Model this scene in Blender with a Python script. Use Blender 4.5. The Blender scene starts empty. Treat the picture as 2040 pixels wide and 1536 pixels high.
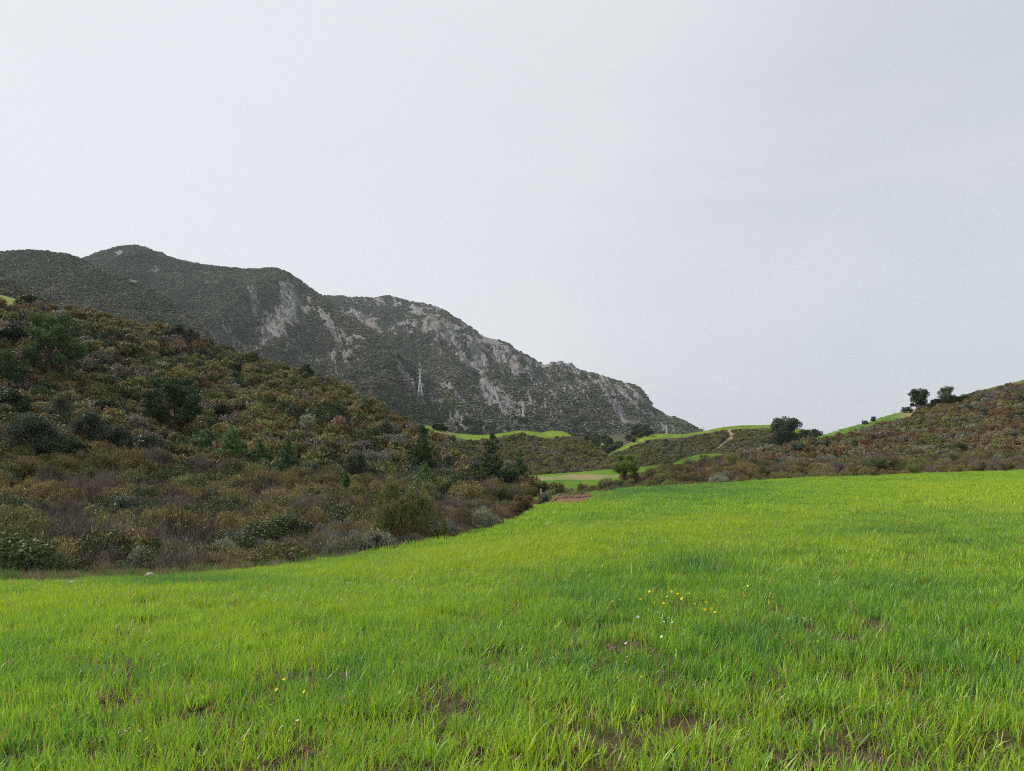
import bpy, math, random
import numpy as np
from mathutils import Vector
rng = np.random.default_rng(7)
random.seed(7)
SC = bpy.context.scene
COL = SC.collection
# ------------------------------------------------------------------ camera, world, sun, exposure
F, CX, HZ = 1450.0, 1020.0, 880.0          # focal length, centre column and horizon row in photograph pixels (2040 x 1536)
cam_d = bpy.data.cameras.new('camera'); cam = bpy.data.objects.new('camera', cam_d); COL.objects.link(cam)
cam.location = (0, 0, 0); cam.rotation_euler = (math.radians(90), 0, 0)
cam_d.sensor_width = 36; cam_d.lens = 36 * F / 2040
cam_d.shift_y = (HZ - 768) / 2040
cam_d.clip_start = 0.1; cam_d.clip_end = 60000
SC.camera = cam
SUN_EL, SUN_AZ = 40.0, -70.0               # azimuth from straight ahead, negative = to the left
el, az = math.radians(SUN_EL), math.radians(SUN_AZ)
sdir = Vector((math.sin(az) * math.cos(el), math.cos(az) * math.cos(el), math.sin(el)))
sl = bpy.data.lights.new('sun', 'SUN'); sl.energy = 5.0; sl.angle = math.radians(3.0); sl.color = (1.0, 0.95, 0.86)
so = bpy.data.objects.new('sun', sl); COL.objects.link(so)
so.rotation_euler = (-sdir).to_track_quat('-Z', 'Y').to_euler()
W = bpy.data.worlds.new('World'); SC.world = W; W.use_nodes = True
nt = W.node_tree; N = nt.nodes; Lk = nt.links; N.clear()
wo = N.new('ShaderNodeOutputWorld'); bg = N.new('ShaderNodeBackground'); Lk.new(bg.outputs[0], wo.inputs[0])
sky = N.new('ShaderNodeTexSky'); sky.sky_type = 'NISHITA'; sky.sun_disc = False
sky.sun_elevation = el; sky.sun_rotation = az; sky.air_density = 1.0; sky.dust_density = 2.0
bg.inputs['Strength'].default_value = 0.1
tc = N.new('ShaderNodeTexCoord')
def wmath(op, a, b=None, clamp=False):
    n = N.new('ShaderNodeMath'); n.operation = op; n.use_clamp = clamp
    for i, v in enumerate((a, b)):
        if v is None: continue
        if hasattr(v, 'links'): Lk.new(v, n.inputs[i])
        else: n.inputs[i].default_value = v
    return n.outputs[0]
vd = N.new('ShaderNodeVectorMath'); vd.operation = 'DOT_PRODUCT'; Lk.new(tc.outputs['Generated'], vd.inputs[0])
vd.inputs[1].default_value = Vector((-0.80, -0.12, 0.42)).normalized()
glow = N.new('ShaderNodeMapRange'); glow.inputs['From Min'].default_value = -0.48; glow.inputs['From Max'].default_value = 0.45
glow.interpolation_type = 'SMOOTHSTEP'
Lk.new(vd.outputs['Value'], glow.inputs['Value'])
mp = N.new('ShaderNodeMapping'); mp.inputs['Scale'].default_value = (1.0, 1.0, 3.2); Lk.new(tc.outputs['Generated'], mp.inputs[0])
nz = N.new('ShaderNodeTexNoise'); nz.inputs['Scale'].default_value = 1.7; nz.inputs['Detail'].default_value = 6; nz.inputs['Roughness'].default_value = 0.5; nz.inputs['Distortion'].default_value = 0.6
Lk.new(mp.outputs[0], nz.inputs['Vector'])
gsum = wmath('ADD', glow.outputs[0], wmath('MULTIPLY', wmath('SUBTRACT', nz.outputs['Fac'], 0.5), 0.75), True)
cr = N.new('ShaderNodeValToRGB'); Lk.new(gsum, cr.inputs[0])
cr.color_ramp.elements[0].position = 0.0; cr.color_ramp.elements[0].color = (0.665, 0.700, 0.755, 1)
cr.color_ramp.elements[1].position = 1.0; cr.color_ramp.elements[1].color = (0.870, 0.882, 0.915, 1)
e = cr.color_ramp.elements.new(0.45); e.color = (0.825, 0.840, 0.868, 1)
sc10 = N.new('ShaderNodeVectorMath'); sc10.operation = 'SCALE'; sc10.inputs['Scale'].default_value = 10.0; Lk.new(cr.outputs[0], sc10.inputs[0])
mx = N.new('ShaderNodeMixRGB'); mx.inputs[0].default_value = 0.9
Lk.new(sky.outputs[0], mx.inputs[1]); Lk.new(sc10.outputs[0], mx.inputs[2]); Lk.new(mx.outputs[0], bg.inputs['Color'])
SC.view_settings.view_transform = 'Standard'; SC.view_settings.look = 'None'
SC.view_settings.exposure = 0.0; SC.view_settings.gamma = 1.0; SC.view_settings.use_curve_mapping = False
SC.render.engine = 'CYCLES'
SC.cycles.use_denoising = False; SC.cycles.pixel_filter_type = 'BLACKMAN_HARRIS'; SC.cycles.filter_width = 1.05
SC.cycles.max_bounces = 5; SC.cycles.diffuse_bounces = 2; SC.cycles.glossy_bounces = 1; SC.cycles.transmission_bounces = 3
SC.cycles.transparent_max_bounces = 4; SC.cycles.volume_bounces = 0
SC.cycles.sample_clamp_indirect = 2.0; SC.cycles.sample_clamp_direct = 6.0

# ------------------------------------------------------------------ numpy noise
def _h(ix, iy, s):
    h = (ix.astype(np.int64) * 374761393 + iy.astype(np.int64) * 668265263 + s * 974634777) & 0xffffffff
    h = ((h ^ (h >> 13)) * 1274126177) & 0xffffffff
    h = (h ^ (h >> 16)) & 0xffffffff
    return h / 4294967295.0
def vnoise(x, y, s=0):
    x = np.asarray(x, float); y = np.asarray(y, float)
    ix = np.floor(x); iy = np.floor(y); fx = x - ix; fy = y - iy
    fx = fx * fx * fx * (fx * (fx * 6 - 15) + 10); fy = fy * fy * fy * (fy * (fy * 6 - 15) + 10)
    a = _h(ix, iy, s); b = _h(ix + 1, iy, s); c = _h(ix, iy + 1, s); d = _h(ix + 1, iy + 1, s)
    return (a * (1 - fx) + b * fx) * (1 - fy) + (c * (1 - fx) + d * fx) * fy
def fbm(x, y, o=4, s=0, g=0.5):
    v = 0; a = 1; t = 0
    for i in range(o):
        v = v + a * vnoise(x + 17.3 * i, y - 9.1 * i, s + i); t += a; a *= g; x = x * 2.03; y = y * 2.03
    return v / t                                     # 0..1
def ridged(x, y, o=4, s=0, g=0.5):
    v = 0; a = 1; t = 0
    for i in range(o):
        v = v + a * (1 - np.abs(2 * vnoise(x + 5.3 * i, y + 3.1 * i, s + i) - 1)); t += a; a *= g; x = x * 2.1; y = y * 2.1
    return v / t
def poly(pts):
    p = np.array(pts, float)
    return lambda x: np.interp(x, p[:, 0], p[:, 1])
def sstep(a, b, x):
    t = np.clip((x - a) / (b - a), 0, 1); return t * t * (3 - 2 * t)
def blob(px, py, cx, cy, rx, ry, ang=0):
    c, s = math.cos(math.radians(ang)), math.sin(math.radians(ang))
    dx, dy = px - cx, py - cy
    a, b = (dx * c + dy * s) / rx, (-dx * s + dy * c) / ry
    return np.exp(-(a * a + b * b))

# ------------------------------------------------------------------ materials
def new_mat(name):
    m = bpy.data.materials.new(name); m.use_nodes = True
    t = m.node_tree; t.nodes.clear()
    return m, t.nodes, t.links
class G:
    """small node graph helper"""
    def __init__(s, name):
        s.m, s.n, s.l = new_mat(name)
        s.out = s.n.new('ShaderNodeOutputMaterial')
    def put(s, v, sock):
        if hasattr(v, 'links'): s.l.new(v, sock)
        else: sock.default_value = v
    def math(s, op, a, b=0.0, clamp=False):
        n = s.n.new('ShaderNodeMath'); n.operation = op; n.use_clamp = clamp
        s.put(a, n.inputs[0]); s.put(b, n.inputs[1]); return n.outputs[0]
    def mix(s, f, a, b, mode='MIX'):
        n = s.n.new('ShaderNodeMixRGB'); n.blend_type = mode
        s.put(f, n.inputs[0])
        for v, k in ((a, 1), (b, 2)):
            if isinstance(v, tuple): v = (*v, 1) if len(v) == 3 else v
            s.put(v, n.inputs[k])
        return n.outputs[0]
    def attr(s, name, typ='GEOMETRY'):
        n = s.n.new('ShaderNodeAttribute'); n.attribute_name = name; n.attribute_type = typ; return n.outputs['Fac']
    def pos(s):
        return s.n.new('ShaderNodeNewGeometry').outputs['Position']
    def noise(s, scale, detail=4, rough=0.55, vec=None, stretch=None, dist=0.0):
        n = s.n.new('ShaderNodeTexNoise'); n.inputs['Scale'].default_value = scale; n.inputs['Detail'].default_value = detail
        n.inputs['Roughness'].default_value = rough; n.inputs['Distortion'].default_value = dist
        v = vec if vec is not None else s.pos()
        if stretch:
            mp = s.n.new('ShaderNodeMapping'); mp.inputs['Scale'].default_value = stretch; s.l.new(v, mp.inputs[0]); v = mp.outputs[0]
        s.l.new(v, n.inputs['Vector']); return n.outputs['Fac']
    def ramp(s, f, stops):
        n = s.n.new('ShaderNodeValToRGB'); s.put(f, n.inputs[0]); r = n.color_ramp
        while len(r.elements) < len(stops): r.elements.new(0.5)
        for e, (p, c) in zip(r.elements, stops): e.position = p; e.color = (*c, 1) if len(c) == 3 else c
        return n.outputs[0]
    def rng(s, f, a, b, c=0.0, d=1.0):
        n = s.n.new('ShaderNodeMapRange'); s.put(f, n.inputs[0])
        for k, v in zip((1, 2, 3, 4), (a, b, c, d)): n.inputs[k].default_value = v
        return n.outputs[0]
    def rand(s):
        return s.n.new('ShaderNodeObjectInfo').outputs['Random']
    def bump(s, h, dist, strength=1.0):
        n = s.n.new('ShaderNodeBump'); n.inputs['Strength'].default_value = strength; n.inputs['Distance'].default_value = dist
        s.l.new(h, n.inputs['Height']); return n.outputs[0]
    def principled(s, col, rough=0.9, spec=0.2, normal=None):
        p = s.n.new('ShaderNodeBsdfPrincipled'); s.put(col if not isinstance(col, tuple) else (*col, 1), p.inputs['Base Color'])
        p.inputs['Roughness'].default_value = rough; p.inputs['Specular IOR Level'].default_value = spec
        if normal: s.l.new(normal, p.inputs['Normal'])
        return p.outputs[0]
    def leafy(s, col, tr=0.3, rough=0.55, spec=0.25, trcol=None):
        d = s.principled(col, rough, spec)
        t = s.n.new('ShaderNodeBsdfTranslucent'); s.put(trcol if trcol is not None else col, t.inputs[0])
        m = s.n.new('ShaderNodeMixShader'); m.inputs[0].default_value = tr
        s.l.new(d, m.inputs[1]); s.l.new(t.outputs[0], m.inputs[2]); return m.outputs[0]
    def done(s, sh):
        s.l.new(sh, s.out.inputs[0]); return s.m

def leaf_mat(name, c1, c2, c3=None, tr=0.25, spec=0.2):
    """leaf colour wanders between c1 and c2 from plant to plant and from leaf to leaf; c3 = a few odd leaves"""
    g = G(name)
    v = g.math('ADD', g.math('MULTIPLY', g.rand(), 0.45), g.math('MULTIPLY', g.attr('shade'), 0.55))
    col = g.ramp(v, [(0.12, tuple(c * 0.8 for c in c1)), (0.85, tuple(c * 1.1 for c in c2))])
    if c3: col = g.mix(g.rng(g.attr('shade'), 0.86, 0.93), col, c3)
    return g.done(g.leafy(col, tr, 0.6, spec))
M = {}
M['bark'] = (lambda g: g.done(g.principled(g.ramp(g.noise(9, 4), [(0.3, (0.05, 0.04, 0.03)), (0.7, (0.16, 0.13, 0.1))]), 0.95, 0.1)))(G('bark'))
M['twig'] = (lambda g: g.done(g.principled(g.ramp(g.rand(), [(0.0, (0.07, 0.05, 0.04)), (1.0, (0.17, 0.14, 0.13))]), 0.95, 0.1)))(G('twig'))
M['pine'] = leaf_mat('pine_needles', (0.038, 0.072, 0.024), (0.095, 0.150, 0.050), tr=0.15)
M['young_pine'] = leaf_mat('young_pine_needles', (0.060, 0.110, 0.040), (0.130, 0.200, 0.075), tr=0.2)
M['sunny_pine'] = leaf_mat('sunny_pine_needles', (0.120, 0.170, 0.042), (0.250, 0.310, 0.072), tr=0.3)  # needles of their own yellow green, lighter than the other pines
M['oak'] = leaf_mat('oak_leaves', (0.024, 0.040, 0.017), (0.066, 0.092, 0.036), tr=0.12)
M['olive'] = leaf_mat('olive_leaves', (0.062, 0.082, 0.050), (0.130, 0.150, 0.100), tr=0.15)
M['juniper'] = leaf_mat('juniper_sprays', (0.078, 0.088, 0.032), (0.215, 0.215, 0.088), (0.10, 0.08, 0.05), tr=0.2)
M['heath'] = leaf_mat('heath_leaves', (0.098, 0.086, 0.034), (0.262, 0.222, 0.084), (0.21, 0.14, 0.06), tr=0.2)
M['heath_green'] = leaf_mat('heath_green_leaves', (0.072, 0.084, 0.029), (0.205, 0.215, 0.070), (0.14, 0.11, 0.04), tr=0.2)
M['lentisk'] = leaf_mat('lentisk_leaves', (0.030, 0.050, 0.018), (0.080, 0.110, 0.038), tr=0.15)
M['rust'] = leaf_mat('rust_leaves', (0.130, 0.078, 0.038), (0.240, 0.145, 0.074), (0.10, 0.09, 0.04), tr=0.2)
M['grey_twigs'] = leaf_mat('grey_twig_sprays', (0.105, 0.088, 0.070), (0.215, 0.182, 0.145), (0.09, 0.10, 0.05), tr=0.1)
M['silver'] = leaf_mat('silver_leaves', (0.130, 0.150, 0.105), (0.275, 0.285, 0.205), tr=0.2)
M['straw'] = leaf_mat('straw_blades', (0.160, 0.120, 0.070), (0.300, 0.240, 0.140), tr=0.3)
M['weed'] = leaf_mat('weed_leaves', (0.060, 0.130, 0.030), (0.120, 0.220, 0.050), tr=0.35)
M['palm'] = leaf_mat('palm_leaves', (0.090, 0.120, 0.030), (0.180, 0.210, 0.060), tr=0.25)
M['yellow'] = leaf_mat('yellow_petals', (0.75, 0.52, 0.02), (0.85, 0.70, 0.03), tr=0.3)
M['white'] = leaf_mat('white_petals', (0.70, 0.70, 0.62), (0.85, 0.85, 0.80), tr=0.3)
def scrub_mat():
    g = G('far_scrub')
    v = g.math('ADD', g.math('MULTIPLY', g.rand(), 0.5), g.math('MULTIPLY', g.attr('shade'), 0.3))
    v = g.math('ADD', v, g.rng(g.noise(0.012, 5, .6), 0.35, 0.65, -0.25, 0.25))
    col = g.ramp(v, [(0.0, (0.066, 0.082, 0.052)), (0.9, (0.200, 0.212, 0.128))])
    return g.done(g.principled(col, 0.9, 0.1))
M['scrub'] = scrub_mat()
M['steel'] = (lambda g: g.done(g.principled((0.62, 0.64, 0.66), 0.5, 0.4)))(G('galvanised_steel'))
M['wood'] = (lambda g: g.done(g.principled(g.ramp(g.noise(20, 3), [(0.3, (0.35, 0.28, 0.2)), (0.7, (0.5, 0.42, 0.33))]), 0.9, 0.1)))(G('pale_wood'))
def stone_mat():
    g = G('pale_stone')
    n = g.noise(14, 5)
    return g.done(g.principled(g.ramp(n, [(0.3, (0.22, 0.19, 0.14)), (0.7, (0.42, 0.37, 0.29))]), 0.9, 0.2, g.bump(n, 0.02)))
M['stone'] = stone_mat()
def clod_mat():
    g = G('soil_clod')
    n = g.noise(40, 6, 0.7)
    return g.done(g.principled(g.ramp(n, [(0.3, (0.085, 0.052, 0.034)), (0.7, (0.24, 0.155, 0.105))]), 0.95, 0.1, g.bump(n, 0.02)))
M['clod'] = clod_mat()
def crop_mat():
    g = G('crop_blades')
    t = g.attr('tint', 'INSTANCER')
    v = g.math('ADD', t, g.math('MULTIPLY', g.math('SUBTRACT', g.attr('shade'), 0.5), 0.70), True)
    col = g.ramp(v, [(0.0, (0.385, 0.510, 0.026)), (0.35, (0.235, 0.425, 0.032)), (0.7, (0.115, 0.285, 0.046)), (1.0, (0.072, 0.185, 0.062))])
    dry = g.rng(g.attr('shade'), 0.935, 0.955)
    col = g.mix(dry, col, (0.36, 0.27, 0.12))
    col = g.mix(g.rng(g.attr('along'), 0.0, 0.35, 0.40, 0.0), col, (0.12, 0.17, 0.04))  # blade bases darkened: shade low among the blades put into the colour
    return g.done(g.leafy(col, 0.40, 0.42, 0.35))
M['crop'] = crop_mat()
def ground_mat(name, base, dark, grassc=(0.16, 0.24, 0.035), drygr=(0.22, 0.17, 0.07), soilc=(0.22, 0.11, 0.07), scale=1.0):
    g = G(name)
    n1 = g.noise(0.9 * scale, 6, 0.65); n2 = g.noise(0.05 * scale, 4)
    col = g.mix(n1, dark, base)
    gr = g.mix(g.rng(g.math('ADD', g.math('MULTIPLY', n1, .6), g.math('MULTIPLY', g.noise(0.25 * scale, 5, .7), .4)), 0.38, 0.62), tuple(c * 0.62 for c in grassc), grassc)
    dry = g.math('MULTIPLY', g.rng(g.math('ADD', g.attr('dry'), g.math('MULTIPLY', g.math('SUBTRACT', n2, 0.5), 0.8)), 0.35, 0.65), 0.9, True)
    gr = g.mix(dry, gr, drygr)
    col = g.mix(g.attr('grass'), col, gr)
    so = g.mix(n1, tuple(c * 0.55 for c in soilc), soilc)
    col = g.mix(g.attr('soil'), col, so)
    return g.done(g.principled(col, 0.95, 0.1, g.bump(n1, 0.15 / scale)))
M['hill'] = ground_mat('hill_ground', (0.105, 0.085, 0.050), (0.040, 0.034, 0.022))
M['valley'] = ground_mat('valley_ground', (0.105, 0.085, 0.050), (0.040, 0.034, 0.022), grassc=(0.115, 0.200, 0.040), drygr=(0.21, 0.165, 0.08))
M['lit'] = ground_mat('crest_ground', (0.090, 0.082, 0.045), (0.040, 0.038, 0.022), grassc=(0.220, 0.255, 0.065), drygr=(0.25, 0.19, 0.09), soilc=(0.33, 0.22, 0.13), scale=0.4)  # sunlit crest grass: its brightness is put into the paler colours
def field_mat():
    g = G('field_soil')
    n = g.noise(14, 8, 0.75); n2 = g.noise(0.8, 4)
    soil = g.ramp(n, [(0.35, (0.040, 0.026, 0.017)), (0.65, (0.170, 0.110, 0.070))])
    red = g.ramp(n, [(0.35, (0.085, 0.042, 0.026)), (0.65, (0.260, 0.140, 0.088))])
    col = g.mix(g.attr('soil'), soil, red)
    grn = g.ramp(g.attr('tint'), [(0.0, (0.200, 0.290, 0.022)), (0.35, (0.135, 0.255, 0.026)), (0.8, (0.070, 0.180, 0.036))])
    grn = g.mix(g.math('MULTIPLY', n, 0.5), grn, (0.07, 0.10, 0.03))
    col = g.mix(g.attr('grass'), col, grn)
    return g.done(g.principled(col, 0.95, 0.1, g.bump(n, 0.06)))
M['field'] = field_mat()
def mountain_mat():
    g = G('mountain_ground')
    n1 = g.noise(0.10, 8, 0.7); n2 = g.noise(0.035, 6, 0.65, stretch=(1, 1, 0.35)); n3 = g.noise(0.006, 3)
    veg = g.ramp(n1, [(0.3, (0.050, 0.056, 0.034)), (0.7, (0.135, 0.138, 0.082))])
    veg = g.mix(g.rng(n3, 0.35, 0.7, 0, 0.5), veg, (0.125, 0.120, 0.078))
    rock = g.ramp(g.noise(0.14, 9, 0.82, stretch=(1, 1, 0.55), dist=1.2), [(0.38, (0.045, 0.048, 0.050)), (0.46, (0.20, 0.205, 0.205)), (0.57, (0.38, 0.38, 0.375)), (0.70, (0.58, 0.57, 0.55))])
    rock = g.mix(g.math('MULTIPLY', g.attr('ochre'), g.rng(n1, 0.35, 0.6), True), rock, (0.36, 0.25, 0.17))
    f = g.rng(g.math('ADD', g.attr('rock'), g.math('MULTIPLY', g.math('SUBTRACT', n1, 0.5), 0.8)), 0.41, 0.47)
    col = g.mix(f, veg, rock)
    return g.done(g.principled(col, 0.95, 0.05, g.bump(g.noise(0.12, 8, 0.75, dist=0.8), 14.0)))
M['mountain'] = mountain_mat()

# ------------------------------------------------------------------ object helpers
def tag(o, label=None, cat=None, group=None, kind=None):
    if label: o['label'] = label
    if cat: o['category'] = cat
    if group: o['group'] = group
    if kind: o['kind'] = kind
    return o
def empty(name, loc, label, cat, group=None, rz=0.0, s=1.0):
    o = bpy.data.objects.new(name, None); COL.objects.link(o); o.location = loc; o.rotation_euler = (0, 0, rz); o.scale = (s, s, s)
    o.empty_display_size = 0.3
    return tag(o, label, cat, group)
def mesh_np(name, verts, faces, mats, shade=None, along=None, mat_idx=None, attrs=None, smooth=False, tri=False):
    """faces: (n,4) or (n,3) int array, or list of such arrays"""
    me = bpy.data.meshes.new(name)
    if not isinstance(faces, (list, tuple)): faces = [faces]
    faces = [np.asarray(f, np.int32) for f in faces if len(f)]
    nv = len(verts); me.vertices.add(nv); me.vertices.foreach_set('co', np.asarray(verts, np.float32).ravel())
    loops = np.concatenate([f.ravel() for f in faces]); sizes = np.concatenate([np.full(len(f), f.shape[1], np.int32) for f in faces])
    me.loops.add(len(loops)); me.loops.foreach_set('vertex_index', loops)
    me.polygons.add(len(sizes)); st = np.zeros(len(sizes), np.int32); st[1:] = np.cumsum(sizes)[:-1]
    me.polygons.foreach_set('loop_start', st)
    if mat_idx is not None: me.polygons.foreach_set('material_index', np.asarray(mat_idx, np.int32))
    if smooth: me.polygons.foreach_set('use_smooth', np.ones(len(sizes), bool))
    d = dict(attrs or {})
    if shade is not None: d['shade'] = shade
    if along is not None: d['along'] = along
    for k, v in d.items():
        a = me.attributes.new(k, 'FLOAT', 'POINT'); a.data.foreach_set('value', np.asarray(v, np.float32))
    for m in mats: me.materials.append(m)
    me.update(calc_edges=True)
    return me
def link(name, me, parent=None, loc=None):
    o = bpy.data.objects.new(name, me); COL.objects.link(o)
    if parent: o.parent = parent
    if loc is not None: o.location = loc
    return o

# ---- tubes (trunks, limbs, twigs, lattice bars)
def tube(path, radii, k=6):
    path = np.asarray(path, float); radii = np.asarray(radii, float); n = len(path)
    tan = np.gradient(path, axis=0); tan /= np.linalg.norm(tan, axis=1)[:, None] + 1e-9
    ref = np.array([0, 0, 1.0]) if abs(tan[0, 2]) < 0.8 else np.array([1.0, 0, 0])
    a = np.cross(tan, ref); a /= np.linalg.norm(a, axis=1)[:, None] + 1e-9
    b = np.cross(tan, a)
    th = np.arange(k) * 2 * math.pi / k
    v = path[:, None, :] + radii[:, None, None] * (np.cos(th)[None, :, None] * a[:, None, :] + np.sin(th)[None, :, None] * b[:, None, :])
    i = np.arange(n - 1)[:, None] * k; j = np.arange(k)[None, :]; j2 = (j + 1) % k
    f = np.stack([i + j, i + j2, i + k + j2, i + k + j], -1).reshape(-1, 4)
    return v.reshape(-1, 3), f
def join(parts):
    vs, fs, o = [], [], 0
    for v, f in parts: vs.append(v); fs.append(f + o); o += len(v)
    return np.concatenate(vs), np.concatenate(fs)
def bent(p0, p1, r, n=5, wob=0.1):
    t = np.linspace(0, 1, n)[:, None]; p0 = np.array(p0, float); p1 = np.array(p1, float)
    p = p0 + (p1 - p0) * t; L = np.linalg.norm(p1 - p0)
    w = r.normal(0, wob * L * 0.5, (n, 3)); w[0] = 0; w[-1] = 0
    return p + w * np.sin(np.pi * t)
# ---- leaves
def leaves(centres, axis, length, width, r, face=None):
    """one quad per leaf: long axis 'axis', random roll"""
    n = len(centres); ax = axis / (np.linalg.norm(axis, axis=1)[:, None] + 1e-9)
    q = r.normal(size=(n, 3))
    if face is not None: q = q * 0.45 + face
    sd = np.cross(ax, q); sd /= np.linalg.norm(sd, axis=1)[:, None] + 1e-9
    L = (length * r.uniform(0.6, 1.3, n))[:, None] * 0.5; Wd = (width * r.uniform(0.6, 1.3, n))[:, None] * 0.5
    v = np.stack([centres - ax * L, centres + sd * Wd, centres + ax * L, centres - sd * Wd], 1).reshape(-1, 3)
    f = np.arange(4 * n).reshape(n, 4)
    return v, f
def crown_pts(lobes, n, r, shell=0.35, up=0.15, lump=0.25):
    """points in the outer part of the lobes (x,y,z,rx,ry,rz), fewer underneath; returns points and outward directions"""
    lb = np.array(lobes, float); w = (lb[:, 3] * lb[:, 4] + lb[:, 4] * lb[:, 5] + lb[:, 3] * lb[:, 5]); w /= w.sum()
    k = r.choice(len(lb), n, p=w); d = r.normal(size=(n, 3)); d[:, 2] = d[:, 2] + up; d /= np.linalg.norm(d, axis=1)[:, None]
    rad = 1 - shell * r.random(n) ** 1.6
    rad *= 1 + lump * (fbm(d[:, 0] * 2.2 + k * 7, d[:, 1] * 2.2 + d[:, 2] * 2.7 + k * 3, 3, 11) - 0.5) * 2
    return lb[k, :3] + d * lb[k, 3:] * rad[:, None], d
def leaf_crown(lobes, n, size, width, seed, outward=0.6, grow=(0, 0, 0.3), shell=0.35, up=0.2, lump=0.25, zmin=None):
    r = np.random.default_rng(seed)
    c, d = crown_pts(lobes, n, r, shell, up, lump)
    if zmin is not None: c[:, 2] = np.maximum(c[:, 2], zmin)
    ax = d * outward + r.normal(size=c.shape) * max(.35, 1 - outward) + np.array(grow)
    v, f = leaves(c, ax, size, width, r, d + np.array([0, 0, .25]))
    # tone of each leaf: by small clump plus its own
    sh = np.clip(0.55 * (fbm(c[:, 0] * 1.9 / max(size * 7, .2), c[:, 1] * 1.9 / max(size * 7, .2) + c[:, 2] * 3, 2, seed % 50) - 0.5) * 1.6 + 0.5 * r.random(n) + 0.22, 0, 1)
    return v, f, np.repeat(sh, 4)

# ---- shrubs: dome of leaf sprays on a few stems, one mesh (leaves + twigs)
def shrub_mesh(name, kind, mat, seed, n=1500, size=0.07, width=0.035, h=1.0, rad=0.7, twigs=14, nl=9, outward=0.5, grow=(0, 0, 0.4), shell=0.5, twig_len=1.0, flower=None):
    r = np.random.default_rng(seed)
    lob = []
    for i in range(nl):
        a = r.uniform(0, 2 * math.pi); q = math.sqrt(r.random()) * 0.68
        s = r.uniform(0.30, 0.50)
        lob.append((math.cos(a) * q * rad, math.sin(a) * q * rad, h * (r.uniform(0.40, 0.72) * (1 - 0.45 * q * q)), rad * s, rad * s, h * s * 0.8))
    lob.append((0, 0, h * 0.35, rad * 0.72, rad * 0.72, h * 0.42))
    v, f, sh = leaf_crown(lob, n, size, width, seed, outward, grow, shell, 0.35, 0.3, zmin=-0.05)
    parts = []
    for i in range(twigs):
        l = lob[i % nl]; q = r.normal(size=3) * 0.15
        end = np.array([l[0], l[1], l[2]]) + np.array([q[0], q[1], abs(q[2]) + l[5] * twig_len])
        parts.append(tube(bent((q[0] * .3, q[1] * .3, -0.1), end, r, 4, 0.2), [0.022, 0.015, 0.009, 0.003], 3))
    tv, tf = join(parts) if parts else (np.zeros((0, 3)), np.zeros((0, 4), int))
    mi = np.concatenate([np.zeros(len(f)), np.ones(len(tf))])
    mats = [mat, M['twig']]
    vs, fs, shs = np.concatenate([v, tv]), np.concatenate([f, tf + len(v)]), np.concatenate([sh, np.full(len(tv), .5)])
    if flower:
        c, d = crown_pts(lob, flower, r, 0.08, 1.2, 0.3)
        fv, ff = leaves(c, r.normal(size=c.shape), 0.09, 0.08, r)
        fs = np.concatenate([fs, ff + len(vs)]); vs = np.concatenate([vs, fv]); shs = np.concatenate([shs, np.full(len(fv), .6)])
        mi = np.concatenate([mi, np.full(len(ff), 2)]); mats.append(M['yellow'])
    return mesh_np(name, vs, fs, mats, shs, mat_idx=mi)
def lump_mesh(name, mat, seed, n=46, size=0.5):
    r = np.random.default_rng(seed)
    return_v, f, sh = leaf_crown([(0, 0, 0.25, 0.55, 0.55, 0.5), (0.25, 0.1, 0.35, 0.35, 0.35, 0.4), (-0.2, -0.2, 0.3, 0.4, 0.4, 0.35)], n, size, size * 0.75, seed, 0.1, (0, 0, 0.0), 0.25, 0.8, 0.2)
    return mesh_np(name, return_v, f, [mat], sh)

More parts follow.
